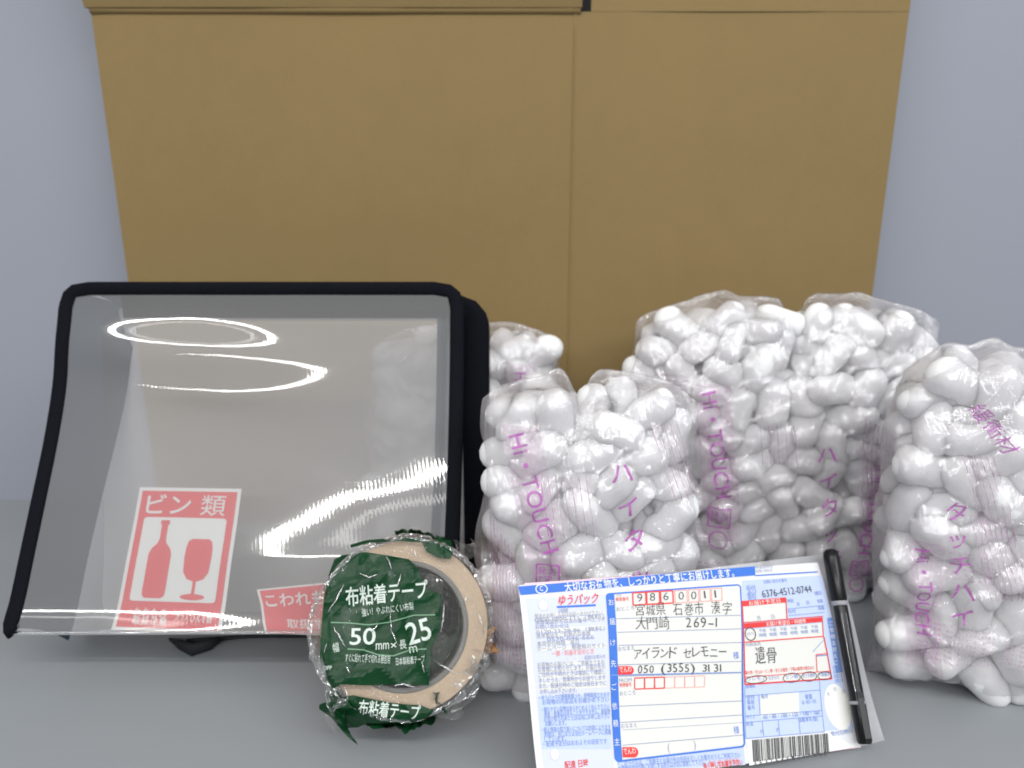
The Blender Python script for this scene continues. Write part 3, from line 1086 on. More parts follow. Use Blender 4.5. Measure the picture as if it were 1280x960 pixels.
# ------------------------------------------------------------------ roll of cloth tape in its wrapper
def tape_roll():
    e, yaw = rad(31), rad(7)
    n = Vector((math.sin(yaw) * math.cos(e), -math.cos(yaw) * math.cos(e), math.sin(e)))
    ex = Vector((math.cos(yaw), math.sin(yaw), 0))
    ey = n.cross(ex)
    cf = CAMP + ray(506, 782) * 0.4525
    Rm = Matrix((ex, ey, n)).transposed()
    root = empty('tape_roll', cf, Rm)
    tag(root, 'roll of brown cloth tape in clear film with a green printed label', 'tape roll')
    R, Ri, Wd = 0.0488, 0.0345, 0.050
    N = 96
    def lathe(name, prof, m, wob=0.0, parent=root):
        P = []
        for (r, z) in prof:
            P.append([(r * math.cos(2 * math.pi * k / N), r * math.sin(2 * math.pi * k / N), z + wob * math.sin(2 * math.pi * k / N * 2 + r * 300)) for k in range(N)])
        return link(name, grid_mesh(name, np.array(P), True), m, parent, True)
    # side face with fine winding rings
    prof = []
    for k in range(60):
        r = Ri + 0.003 + (R - Ri - 0.003) * k / 59
        prof.append((r, -0.0003 - 0.00003 * (k % 2) - 0.00004 * math.sin(k * 0.5)))
    lathe('winding_face', prof, M['kraft'])
    lathe('tape_surface', [(R, -0.0002), (R + 0.0003, -0.0012), (R + 0.0003, -Wd + 0.001), (R, -Wd)], M['kraft_rim'])
    lathe('back_face', [(R, -Wd), (Ri, -Wd)], M['kraft'])
    core = lathe('core', [(Ri + 0.003, -0.0004), (Ri + 0.0028, 0.0002), (Ri + 0.0002, 0.0002), (Ri, -0.0006), (Ri, -Wd), (Ri + 0.003, -Wd)], M['core'])
    # film: pillow slightly larger than the roll, crumpled
    def fsurf(x, y):
        r = math.hypot(x, y)
        return r
    nr, na = 46, 220
    rs = []
    for k in range(nr):
        t = k / (nr - 1)
        if t < 0.62:
            rs.append((0.002 + (R + 0.0015) * t / 0.62, 0.0022))
        elif t < 0.70:
            a = (t - 0.62) / 0.08 * math.pi / 2
            rs.append((R + 0.0035 - 0.002 + 0.002 * math.sin(a), 0.0022 * math.cos(a)))
        else:
            rs.append((R + 0.0036, -0.001 - (Wd - 0.004) * (t - 0.70) / 0.30))
    P = np.zeros((nr, na, 3))
    A = np.linspace(0, 2 * np.pi, na, endpoint=False)
    for k, (r, z) in enumerate(rs):
        x, y = r * np.cos(A), r * np.sin(A)
        face = 1 if z > 0.0005 else 0
        hole = np.exp(-(r / (Ri * 0.9)) ** 6)
        cr = 0.0022 * (1 - np.abs(vnoise(x + 0.3 * y, y, 90, 60, 5))) ** 5 + 0.0016 * (1 - np.abs(vnoise(x, y - 0.5 * x, 140, 150, 6))) ** 5
        zz = z + cr * (0.35 + 0.65 * min(1, r / R)) + 0.0012 * face
        dr = 0.0016 * np.abs(vnoise(A * 0.05, np.full(na, z), 200, 60, 8)) * (0 if face else 1)
        # loose ear of film on the left and underneath
        ear = np.exp(-((np.angle(np.exp(1j * (A - math.pi * 1.02)))) / 0.6) ** 2) * 0.0035 * (0 if face and r < R * 0.9 else 1)
        rr = r + dr + ear
        P[k] = np.stack([rr * np.cos(A), rr * np.sin(A), zz], -1)
    link('wrapper', grid_mesh('wrapper', P, True), M['wrap'], root, True)
    # green print patches lying on the film
    def crump(x, y):
        a, b = np.array([x]), np.array([y])
        return float(0.0020 * (1 - np.abs(vnoise(a + 0.3 * b, b, 60, 40, 5))[0]) ** 4 + 0.0012 * (1 - np.abs(vnoise(a, b - 0.5 * a, 110, 90, 6))[0]) ** 4)
    def onface(lift):
        def f(x, y):
            r = math.hypot(x, y)
            z = 0.0046 + crump(x, y) * 0.7 + lift
            over = max(0.0, r - R - 0.001)
            if over > 0:
                z -= over * 1.2
            return Vector((x, y, z))
        return f
    def loc(px, py):
        d = ray(px, py)
        t = (cf - CAMP).dot(n) / d.dot(n)
        q = CAMP + d * t - cf
        return (q.dot(ex), q.dot(ey))
    k3 = lambda x, y: loc(380 + x / 3.2, 640 + y / 3.2)
    lab = Flat()
    top = [(118, 188), (150, 172), (250, 162), (340, 176), (420, 190), (462, 232), (470, 262), (480, 300), (548, 330), (545, 460), (508, 540), (500, 690)]
    lab.poly([k3(*p) for p in [(70, 600), (68, 560), (78, 420), (92, 270)] + top + [(400, 684), (260, 690), (150, 684), (105, 712)]])
    g = lab.build('label', onface(0.0), M['green'], root, 0.002)
    w = Flat()
    def tx(fl, s, x0, y0, x1, y1, h, **kw):
        a, b = Vector(k3(x0, y0)), Vector(k3(x1, y1))
        rot = math.atan2(b.y - a.y, b.x - a.x)
        fl.text(s, a, h / 3.2 / 2060.0 * 1.25, width=(b - a).length, rot=rot, **kw)
    tx(w, '布粘着テープ', 172, 372, 498, 338, 62, weight=0.012)
    tx(w, '強い！やぶれにくい布製', 235, 415, 440, 388, 26)
    tx(w, '50', 186, 528, 288, 526, 68, weight=0.010)
    tx(w, '25', 422, 530, 514, 502, 92, weight=0.010)
    tx(w, 'mm', 290, 548, 342, 545, 40)
    tx(w, '×', 350, 548, 372, 545, 34)
    tx(w, '幅', 122, 556, 146, 552, 30)
    tx(w, '長', 384, 544, 412, 540, 30)
    tx(w, 'm', 424, 562, 455, 555, 40)
    tx(w, 'すぐに貼れて手で切れる梱包用', 168, 592, 345, 600, 26)
    tx(w, '日本製粘着テープ', 370, 608, 484, 596, 24)
    tx(w, 'OPP', 80, 630, 116, 628, 18)
    w.build('white_print', onface(0.0004), M['green_white'], root, 0.003)
    ln = Flat()
    for wave in ([(112, 440), (180, 442), (260, 450), (340, 440), (440, 412), (525, 410)], [(178, 545), (240, 548), (300, 568), (360, 572), (430, 548), (490, 545)]):
        for a, b in zip(wave[:-1], wave[1:]):
            ln.line(k3(*a), k3(*b), 0.0006)
    ln.build('pale_lines', onface(0.0004), M['green_line'], root, 0.003)
    rl = Flat()
    rl.ellipse((0.0, 0.0), R * 0.86, R * 0.80, n=40)
    rl.build('added_hole_backing', lambda x, y: Vector((x, y, -Wd - 0.0008)), M['green'], root, 0.01)  # green disc behind the core, added so the hole looks dark
    # the same print where the film wraps over the rim, under the roll and behind its top
    def rimpatch(name, a0, a1, z0, z1, bulge, seed, text=None, fill=None):
        na_, nz_ = 60, 26
        Q = []
        for j in range(nz_):
            z = z0 + (z1 - z0) * j / (nz_ - 1)
            row = []
            for i in range(na_):
                a = a0 + (a1 - a0) * i / (na_ - 1)
                x = np.array([a * 0.05])
                zz = np.array([z])
                b = bulge * math.sin(math.pi * i / (na_ - 1)) ** 0.5 * (1.2 - j / nz_)
                rr = R + 0.0042 + b + 0.0035 * abs(float(vnoise(x, zz, 160, 120, seed)[0])) + 0.002 * float(vnoise(x, zz, 400, 260, seed + 1)[0])
                dz = 0.002 * float(vnoise(x, zz, 220, 100, seed + 2)[0])
                row.append((rr * math.cos(a), rr * math.sin(a), z + dz))
            Q.append(row)
        link(name, grid_mesh(name, np.array(Q)), M['green'], root, True)
    rimpatch('label_fold', rad(232), rad(288), -0.004, -0.028, 0.0030, 31)
    rimpatch('label_fold', rad(62), rad(95), -0.004, -0.040, 0.001, 47)
    low = Flat()
    low.poly([k3(*p) for p in [(122, 765), (132, 740), (200, 728), (270, 742), (360, 760), (470, 768), (520, 790), (500, 815), (440, 838), (330, 842), (250, 850), (210, 872), (140, 882), (128, 840)]][::-1])
    low.build('lower_label', onface(0.0005), M['green'], root, 0.002)
    up = Flat()
    up.poly([k3(*p) for p in [(470, 122), (520, 108), (588, 112), (596, 165), (585, 190), (540, 186), (490, 160)]][::-1])
    up.poly([k3(*p) for p in [(182, 128), (250, 112), (400, 104), (470, 112), (468, 124), (380, 118), (260, 126), (186, 142)]][::-1])
    up.build('upper_label', onface(0.0), M['green'], root, 0.002)
    lt = Flat()
    tx(lt, '布粘着テープ', 218, 800, 462, 822, 46, weight=0.012)
    lt.build('white_print', onface(0.0010), M['green_white'], root, 0.003)
    # sharp film creases over label and side face, extra glossy to supply glints
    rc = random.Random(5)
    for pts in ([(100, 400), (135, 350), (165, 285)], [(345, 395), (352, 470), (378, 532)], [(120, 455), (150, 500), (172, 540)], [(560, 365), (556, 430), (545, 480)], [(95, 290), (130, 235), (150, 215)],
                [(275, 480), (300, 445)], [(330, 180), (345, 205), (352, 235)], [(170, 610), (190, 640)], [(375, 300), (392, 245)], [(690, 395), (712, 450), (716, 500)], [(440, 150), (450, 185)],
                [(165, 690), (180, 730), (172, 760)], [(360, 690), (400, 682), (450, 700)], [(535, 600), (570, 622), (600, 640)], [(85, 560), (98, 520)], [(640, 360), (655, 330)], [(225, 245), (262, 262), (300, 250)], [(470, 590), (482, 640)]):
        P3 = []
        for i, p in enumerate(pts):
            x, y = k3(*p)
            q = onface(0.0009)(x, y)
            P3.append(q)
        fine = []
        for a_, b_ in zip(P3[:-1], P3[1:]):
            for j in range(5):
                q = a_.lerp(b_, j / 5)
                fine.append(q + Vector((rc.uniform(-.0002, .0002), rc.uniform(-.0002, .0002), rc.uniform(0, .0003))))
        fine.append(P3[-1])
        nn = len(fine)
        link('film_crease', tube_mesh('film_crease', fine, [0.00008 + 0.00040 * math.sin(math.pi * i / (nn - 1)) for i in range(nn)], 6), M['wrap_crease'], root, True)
    # torn, twisted film ends
    def scrap(name, pts, wid, m, seed):
        r = random.Random(seed)
        Q = []
        for i, p in enumerate(pts):
            t = i / (len(pts) - 1)
            row = []
            for j in range(9):
                s = j / 8 - 0.5
                row.append((p[0] + s * wid * math.cos(1.5 + 4 * t + seed), p[1] + s * wid * math.sin(1.1 + 3 * t + seed), p[2] + 0.004 * math.sin(6 * s + 5 * t + seed) + r.uniform(-.0008, .0008)))
            Q.append(row)
        link(name, grid_mesh(name, np.array(Q)), m, root, True)
    a = k3(165, 745); b = k3(150, 860)
    scrap('label_scrap', [(a[0] + (b[0] - a[0]) * t + 0.002 * math.sin(5 * t), a[1] + (b[1] - a[1]) * t, 0.0015 - 0.004 * t) for t in np.linspace(0, 1, 10)], 0.022, M['green'], 1)
    a = k3(525, 720); b = k3(560, 800)
    scrap('label_scrap', [(a[0] + (b[0] - a[0]) * t, a[1] + (b[1] - a[1]) * t, 0.0005) for t in np.linspace(0, 1, 8)], 0.007, M['green'], 2)
    for k, (x0, y0, x1, y1, wd) in enumerate([(640, 640, 720, 560, 0.012), (600, 760, 700, 600, 0.014), (60, 300, 60, 620, 0.010), (480, 800, 620, 780, 0.010), (600, 170, 680, 120, 0.012), (140, 700, 110, 860, 0.012)]):
        a, b = k3(x0, y0), k3(x1, y1)
        scrap('wrapper_end', [(a[0] + (b[0] - a[0]) * t, a[1] + (b[1] - a[1]) * t, 0.002 + 0.003 * math.sin(7 * t + k)) for t in np.linspace(0, 1, 14)], wd, M['wrap'], 5 + k)
    a, b = k3(760, 480), k3(730, 590)
    scrap('tape_end', [(a[0] + (b[0] - a[0]) * t, a[1] + (b[1] - a[1]) * t, -0.006) for t in np.linspace(0, 1, 8)], 0.010, M['kraft_rim'], 9)
tape_roll()

# ------------------------------------------------------------------ parcel slip
SP = Vector((0.10402751, 0.38175183, 0.0501485))
SM = Matrix.Rotation(0.24573072, 3, 'Z') @ Matrix.Rotation(0.05957945, 3, 'Y') @ Matrix.Rotation(0.93377167, 3, 'X')
SW, SH = 0.1958769, 0.10652149
SN = SM @ Vector((0, 0, 1))
def sl(px, py):
    d = ray(px, py)
    t = (SP - CAMP).dot(SN) / d.dot(SN)
    q = SM.transposed() @ (CAMP + d * t - SP)
    return (q.x, q.y)
def curl(x, y):
    return 0.0016 * math.sin(x * 26 + 0.6) * (0.5 + y / SH) + 0.0012 * math.sin(y * 60)

def parcel_slip():
    root = empty('parcel_slip', SP, SM)
    tag(root, 'blue and white parcel address slip with handwriting propped up in front', 'address slip')
    def lay(z):
        return lambda x, y: Vector((x, y, curl(x, y) + z))
    def sheetpart(name, pts, z, m, cut=0.006, th=0.0):
        f = Flat()
        f.poly(pts)
        return f.build(name, lay(z), m, root, cut)
    hw, hh = SW / 2, SH / 2
    sheetpart('top_sheet', [(-hw, -hh), (hw, -hh), (hw, hh), (-hw, hh)], 0.0, M['paper'])
    sheetpart('copy_sheet', [(-hw + 0.002, -hh + 0.002), (hw + 0.0008, -hh - 0.0006), (hw + 0.001, hh - 0.001), (-hw + 0.004, hh + 0.0014)], -0.0006, M['pink_paper'])
    sheetpart('copy_sheet', [(-hw + 0.001, -hh), (hw + 0.0003, -hh + 0.0004), (hw + 0.0005, hh - 0.0002), (-hw + 0.001, hh + 0.0006)], -0.0010, M['paper'])
    sheetpart('pouch', [(-hw + 0.006, -hh + 0.001), sl(1110, 930), sl(1046, 690), (-hw + 0.01, hh - 0.003)], -0.0022, M['pouch'])
    c1 = lambda x, y: sl(640 + x / 3.428, 680 + y / 3.428)
    c2 = lambda x, y: sl(880 + x / 3.2, 660 + y / 3.2)
    c6 = lambda x, y: sl(760 + x / 7.38, 720 + y / 7.38)
    c7 = lambda x, y: sl(760 + x / 7.38, 830 + y / 7.38)
    PX = 0.198 / 385.0
    L = {k: Flat() for k in ('lilac', 'paleblue', 'cream', 'white', 'blue', 'bline', 'grey', 'red', 'pink', 'black', 'hand', 'wtext')}
    def tx(k, s, p, q, h, **kw):
        a, b = Vector(p), Vector(q)
        L[k].text(s, a, h * PX * 1.2, width=(b - a).length, rot=math.atan2(b.y - a.y, b.x - a.x), **kw)
    def quad(k, *P):
        L[k].poly(P[::-1])
    # tinted grounds
    quad('lilac', c1(60, 235), c1(402, 215), c1(440, 960), (-hw + 0.004, -hh + 0.001))
    quad('paleblue', c1(112, 655), c1(420, 640), c1(430, 880), c1(130, 880))
    for (y, x0, x1) in [(308, 98, 385), (330, 98, 390), (372, 100, 395), (395, 102, 350), (432, 105, 285), (452, 105, 400), (520, 110, 395), (545, 112, 398), (572, 115, 400), (598, 118, 402), (622, 118, 404)]:
        L['cream'].line(c1(x0, y), c1(x1, y - 16), 0.0020)
    quad('paleblue', c2(145, 212), c2(470, 190), c2(600, 800), c2(165, 845))
    quad('paleblue', c7(85, 905), c7(1255, 775), c7(1265, 930), c7(95, 1000))
    quad('cream', c1(440, 212), c1(968, 178), c1(992, 860), c1(470, 925))
    quad('cream', c2(146, 305), c2(320, 290), c2(322, 365), c2(150, 378))
    quad('cream', c2(152, 408), c2(468, 380), c2(510, 600), c2(163, 622))
    quad('cream', c2(226, 668), c2(380, 655), c2(385, 745), c2(228, 755))
    # banner
    quad('blue', c1(28, 181), c1(1035, 97), c1(1035, 136), c1(38, 218))
    L['blue'].line(c2(198, 192), c2(452, 176), 0.0007)
    tx('wtext', '大切なお荷物を、しっかりと丁寧にお届けします。', c1(228, 202), c1(945, 140), 9.5, weight=0.012)
    L['wtext'].ellipse(c1(128, 192), 0.0034, 0.0025, 0.0006)
    tx('wtext', 'C', c1(122, 201), c1(135, 200), 6.5, weight=0.010)
    tx('grey', '年賀はがき', c2(202, 165), c2(270, 160), 3.4)
    tx('grey', 'お問い合わせ', c2(202, 180), c2(268, 175), 3.4)
    # left column
    tx('red', 'ゆうパック', c1(198, 260), c1(366, 250), 10.5, weight=0.010, shear=0.28)
    L['blue'].line(c1(193, 270), c1(358, 262), 0.0011)
    col = [(200, 295, 240, 'お客様用'), (98, 318, 385, '発送のお申し込みは右記へおかけ下さい'), (98, 334, 392, '0800-0800-111（無料）'), (100, 346, 398, '携帯電話からは次の番号へどうぞ'),
           (100, 366, 243, 'お問い合わせは'), (104, 386, 395, '0120-23-28-86（無料）'), (104, 404, 335, '携帯電話をご利用のお客様'), (150, 418, 350, '0570-046-666'),
           (107, 438, 285, '集荷受付時間　毎日'), (107, 458, 398, 'ホームページ　郵便局のサイト')]
    for x0, y, x1, s in col:
        tx('grey', s, c1(x0, y), c1(x1, y - (x1 - x0) * 0.055), 4.6)
    tx('pink', '一部・料金不足のとき', c1(170, 480), c1(350, 468), 5.0, weight=0.010)
    tx('pink', '・　・　・', c1(235, 500), c1(300, 495), 4.0)
    tx('grey', '返送のお知らせ', c1(310, 494), c1(400, 488), 4.0)
    for i, (x0, y, x1) in enumerate([(110, 528, 395), (112, 548, 398), (114, 570, 400), (117, 594, 402), (118, 618, 404), (122, 642, 280)]):
        tx('grey', ['お荷物のお届けには、ご依頼主さまの', 'お客様にお知らせします。お届け先の', 'ご住所が不明のときは電話にて確認し', 'ましたうえ、営業所からお送りします', 'また、配達日時のご指定は前日までに', 'お申し込み下さいませ。'][i], c1(x0, y), c1(x1, y - 14 * (x1 - x0) / 290), 4.8)
    for i, (x0, y, x1) in enumerate([(118, 668, 420), (132, 688, 418), (130, 720, 420), (140, 740, 424), (140, 760, 424), (145, 780, 235), (130, 808, 426), (142, 828, 428), (142, 848, 235), (138, 868, 410)]):
        tx('bline', ['・ゆうパックは損害賠償つき、特殊取扱できます', '　お荷物の内容品をお確かめ下さい', '・壊れやすい品物はあらかじめよく包んで下さい', '現金・貴重品は送ることができません。書留便', '　お受け取りのあと七日以内にお申し出下さい', 'お願いします。', '・個人情報の取り扱いについては約款によります', '　約款は、窓口または当社ホームページに掲載', 'しています。', '・配達予定日はおおよその目安です'][i], c1(x0, y), c1(x1, y - 14 * (x1 - x0) / 290), 4.9)
    tx('red', '配達 日時', c1(228, 962), c1(330, 950), 6.5, weight=0.010)
    # main box: rounded blue outline and the wide left band
    OUT = [c1(412, 214), c1(960, 177), c1(970, 184), c1(997, 855), c1(990, 868), c1(455, 932), c1(444, 920), c1(405, 222)]
    L['blue'].path(OUT, 0.0009, True)
    quad('blue', c1(405, 214), c1(436, 211), c1(474, 928), c1(452, 932), c1(443, 922))
    for ch, x, y in (('お', 413, 262), ('届', 416, 345), ('け', 419, 435), ('先', 423, 525), ('ご', 428, 625), ('依', 432, 708), ('頼', 436, 782), ('主', 441, 862)):
        tx('wtext', ch, c1(x, y), c1(x + 22, y - 1), 6.5)
    L['bline'].line(c1(425, 562), c1(990, 550), 0.0006)
    tx('grey', 'TO', c6(75, 192), c6(120, 190), 4.4)
    tx('red', '郵便番号', c6(70, 232), c6(188, 226), 4.0)
    for (x0, x1, y, w, k) in ((222, 340, 157, 0.0008, 'red'), (348, 464, 150, 0.0008, 'red'), (474, 586, 144, 0.0008, 'red'), (604, 714, 138, 0.0004, 'pink'), (728, 820, 132, 0.0004, 'pink'), (832, 924, 126, 0.0004, 'pink'), (936, 1030, 120, 0.0004, 'pink')):
        L[k].path([c6(x0, y), c6(x1, y - 6), c6(x1 + 3, y + 108), c6(x0 + 3, y + 114)], w, True)
    for ch, x, y in (('9', 262, 240), ('8', 378, 232), ('6', 500, 226), ('0', 638, 222), ('0', 752, 218), ('1', 872, 212), ('1', 968, 206)):
        tx('hand', ch, c6(x, y), c6(x + (46 if ch != '1' else 12), y - 2), 10.5, weight=-0.012, shear=0.15)
    tx('grey', 'おところ', c6(75, 325), c6(235, 310), 4.4)
    r = random.Random(3)
    def hand(s, x0, y0, x1, y1, h, sp=1.0, wd=-0.010):
        wsum = sum(0.55 if c in ' ()-1' else (0.62 if c.isdigit() else 1.0) for c in s)
        t = 0.0
        for c in s:
            wc = (0.62 if c in ' ()-1' else (0.62 if c.isdigit() else 1.0)) / wsum
            if c != ' ':
                xa, ya = x0 + (x1 - x0) * t, y0 + (y1 - y0) * t + r.uniform(-5, 5)
                xb = x0 + (x1 - x0) * (t + wc * (0.86 if not c.isascii() else 0.7))
                if c == '1':
                    xb = xa + 10
                tx('hand', c, c6(xa, ya), c6(xb, ya - (xb - xa) * 0.025 + (r.uniform(-5, 4) if xb - xa > 30 else 0)), h * r.uniform(0.88, 1.08), weight=wd, shear=r.uniform(0.0, 0.2))
            t += wc
    hand('宮城県 石巻市 湊字', 245, 362, 1115, 345, 12.5)
    hand('大門崎  269-1', 245, 486, 1010, 470, 13.5)
    hand('アイランド セレモニー', 232, 762, 1085, 742, 11.5, wd=-0.006)
    hand('050 (3555) 3131', 272, 896, 1045, 880, 10.5, wd=-0.004)
    for a, b in (((75, 395), (1200, 365)), ((85, 520), (1205, 490)), ((90, 640), (1215, 615)), ((90, 820), (1225, 787)), ((100, 925), (1235, 893))):
        L['grey'].line(c6(*a), c6(*b), 0.00035)
    tx('grey', 'おなまえ', c6(92, 692), c6(240, 676), 4.4)
    tx('blue', '様', c6(1148, 762), c6(1200, 758), 7.2)
    def pill(x0, y0, x1, y1, cf_):
        P = [cf_(x0, y0)]
        P += [cf_(x1 - 40, y0 - 2)]
        for k in range(9):
            a = math.pi / 2 - math.pi * k / 8
            P.append(cf_(x1 - 40 + 40 * math.cos(a), (y0 + y1) / 2 - (y1 - y0) / 2 * math.sin(a)))
        P += [cf_(x0 + 2, y1)]
        L['red'].poly(P[::-1])
    pill(90, 832, 236, 910, c6)
    tx('wtext', 'でんわ', c6(105, 888), c6(215, 882), 6.0)
    pill(135, 768, 282, 862, c7)
    tx('wtext', 'でんわ', c7(148, 832), c7(258, 824), 6.0)
    tx('grey', 'FROM', c7(105, 170), c7(220, 162), 4.6)
    tx('red', '郵便番号', c7(110, 212), c7(218, 204), 4.0)
    for k in range(7):
        x0 = 245 + k * 92
        kk, w = ('red', 0.0006) if k < 3 else ('pink', 0.0003)
        L[kk].path([c7(x0, 130 - k * 3), c7(x0 + 90, 127 - k * 3), c7(x0 + 92, 228 - k * 3), c7(x0 + 3, 232 - k * 3)], w, True)
    tx('grey', 'おところ', c7(112, 290), c7(258, 280), 4.4)
    for a, b in (((110, 390), (1240, 340)), ((120, 540), (1240, 470)), ((140, 610), (1242, 540)), ((140, 750), (1250, 655))):
        L['grey'].line(c7(*a), c7(*b), 0.00035 if a[1] != 610 else 0.0002)
    tx('grey', 'おなまえ', c7(128, 592), c7(275, 580), 4.4)
    tx('blue', '様', c7(1165, 640), c7(1218, 636), 7.2)
    tx('grey', '(', c7(555, 800), c7(572, 800), 9)
    tx('grey', ')', c7(795, 775), c7(812, 775), 9)
    tx('bline', '・このラベルは、ご依頼主とお届け先の住所を正しくお書きのうえご利用下さい', c7(100, 945), c7(1220, 860), 5.2)
    tx('bline', '　お荷物の受付の際にお渡しする控えは大切に保管して下さい。', c7(100, 990), c7(900, 925), 5.0)
    tx('red', '強く押してお書き下さい', c7(880, 968), c7(1240, 925), 5.6, weight=0.01)
    # right block
    tx('black', '6376-4512-0744', c2(226, 280), c2(426, 258), 10.0, weight=-0.005)
    tx('bline', 'お問い合わせ番号', c2(232, 224), c2(326, 216), 4.0)
    tx('bline', '受付', c2(166, 262), c2(202, 256), 8.5)
    tx('bline', '票控', c2(168, 290), c2(203, 285), 7.5)
    tx('bline', '依頼主控', c2(438, 270), c2(466, 266), 4.5)
    quad('red', c2(141, 294), c2(318, 279), c2(319, 299), c2(143, 316))
    tx('wtext', 'お届け予定日', c2(170, 311), c2(296, 298), 4.6)
    L['red'].line(c2(318, 280), c2(323, 368), 0.0007)
    L['red'].line(c2(148, 380), c2(470, 354), 0.0005)
    L['red'].line(c2(142, 294), c2(163, 627), 0.0008)
    tx('grey', '月', c2(205, 370), c2(217, 368), 4.6)
    tx('grey', '日', c2(262, 364), c2(274, 362), 4.6)
    quad('red', c2(147, 384), c2(466, 358), c2(468, 376), c2(148, 404))
    tx('wtext', 'お届け希望日・時間帯', c2(240, 393), c2(400, 380), 4.4)
    L['red'].line(c2(466, 360), c2(472, 434), 0.0006)
    L['red'].line(c2(152, 458), c2(474, 434), 0.0006)
    for k in range(6):
        xx = 214 + k * 42
        tx('bline', '午前', c2(xx, 418 - k * 3.2), c2(xx + 26, 416 - k * 3.2), 3.6)
        tx('bline', '時間', c2(xx, 436 - k * 3.2), c2(xx + 28, 434 - k * 3.2), 3.6)
    L['black'].ellipse(c2(177, 425), 0.0034, 0.0036, 0.0005)
    tx('grey', 'なるべく', c2(164, 430), c2(192, 428), 3.4)
    L['red'].path([c2(474, 436), c2(490, 500), c2(512, 603), c2(163, 626)], 0.0008)
    L['red'].line(c2(160, 597), c2(508, 572), 0.0004)
    L['red'].path([c2(490, 502), c2(445, 507), c2(452, 575)], 0.0005)
    L['bline'].line(c2(446, 512), c2(494, 508), 0.0006)
    L['bline'].line(c2(432, 496), c2(472, 450), 0.0003)
    tx('grey', '内容品名', c2(160, 474), c2(220, 468), 3.6)
    c2h = c6
    tx('hand', '遺', c2(203, 540), c2(243, 535), 17, weight=-0.006, shear=0.1)
    tx('hand', '骨', c2(248, 536), c2(286, 534), 16, weight=-0.006, shear=0.1)
    tx('red', '壊れ物・生もの・ビン類・逆さま厳禁・下積み厳禁の場合は○', c2(162, 586), c2(440, 564), 3.8)
    for s, x0, x1, y in (('ワレモノ', 172, 244, 611), ('なまもの', 258, 300, 607), ('ビン類', 330, 376, 603), ('逆さま厳禁', 396, 444, 598), ('下積厳禁', 460, 505, 594)):
        tx('bline', s, c2(x0, y), c2(x1, y - 4), 4.0)
    L['black'].ellipse(c2(207, 606), 0.0070, 0.0020, 0.0004, 0.0)
    for (x, y, rx, ry) in ((350, 599, 0.0058, 0.0025), (420, 594, 0.0052, 0.0026), (483, 591, 0.0047, 0.0022)):
        L['black'].ellipse(c2(x, y), rx, ry, 0.0004, 0.0)
    for a, b in (((165, 672), (468, 648)), ((168, 752), (474, 730)), ((168, 778), (476, 752)), ((168, 842), (482, 815)), ((163, 632), (168, 842)), ((220, 668), (226, 748)), ((463, 612), (482, 815)), ((234, 774), (240, 834)), ((298, 768), (303, 830)), ((380, 762), (386, 824)),
                 ((325, 326), (474, 310)), ((330, 352), (476, 338))):
        L['bline'].line(c2(*a), c2(*b), 0.0003)
    for s, x0, y, x1, h in (('受付', 172, 686, 204, 4.4), ('事故', 174, 706, 204, 4.4), ('番号', 176, 727, 206, 4.4), ('備考', 230, 682, 258, 4.4), ('重量', 408, 684, 436, 5), ('品・保冷・代引', 396, 704, 452, 3.8), ('サイズ', 172, 764, 206, 3.8), ('60・80・100・120・140・160', 240, 764, 465, 5.2),
                        ('料金', 172, 792, 200, 4.2), ('諸料金', 384, 776, 460, 4.4), ('円', 228, 822, 238, 4), ('円', 292, 816, 302, 4), ('要確認', 168, 640, 205, 4), ('時刻', 326, 300, 350, 4), ('日付', 330, 342, 360, 4), ('月', 364, 312, 374, 4), ('日', 404, 306, 414, 4), ('取扱', 448, 300, 470, 4), ('局番', 450, 328, 476, 4)):
        tx('bline', s, c2(x0, y), c2(x1, y - (x1 - x0) * 0.08), h)
    quad('bline', c2(486, 362), c2(508, 358), c2(556, 575), c2(530, 580))
    for k in range(7):
        tx('wtext', 'ご依頼主控え'[k % 6], c2(495 + k * 4.2, 390 + k * 26), c2(512 + k * 4.2, 389 + k * 26), 4.6)
    for k in range(4):
        tx('bline', 'お客さま', c2(516 + k * 4, 556 + k * 18 + 8), c2(548 + k * 4, 552 + k * 18 + 8), 3.8)
    L['white'].ellipse(c2(538, 716), 0.0086, 0.0128)
    for s, x, y in (('年', 496, 672), ('月', 520, 652), ('日', 556, 660)):
        tx('grey', s, c2(x, y), c2(x + 11, y - 1), 4)
    tx('bline', '受付日附印', c2(510, 832), c2(596, 818), 4.4)
    quad('white', c2(170, 850), c2(498, 820), c2(610, 875), c2(180, 950))
    rr = random.Random(12)
    t = 0.0
    while t < 1.0:
        w = rr.choice((0.006, 0.006, 0.012, 0.017))
        if t + w > 1:
            break
        p = lambda a, top: c2(192 + 305 * a + (0 if top else 3), (848 - 27 * a) if top else (935 - 38 * a))
        L['black'].poly([p(t, 1), p(t, 0), p(t + w, 0), p(t + w, 1)])
        t += w + rr.choice((0.006, 0.007, 0.013))
    for k, ch in enumerate('A637645120744B'):
        x = 200 + k * 21.5
        tx('black', ch, c2(x, 948 - k * 2.9), c2(x + 9, 947 - k * 2.9), 4.8)
    tx('pink', '料金別納', c2(20, 955), c2(140, 943), 6)
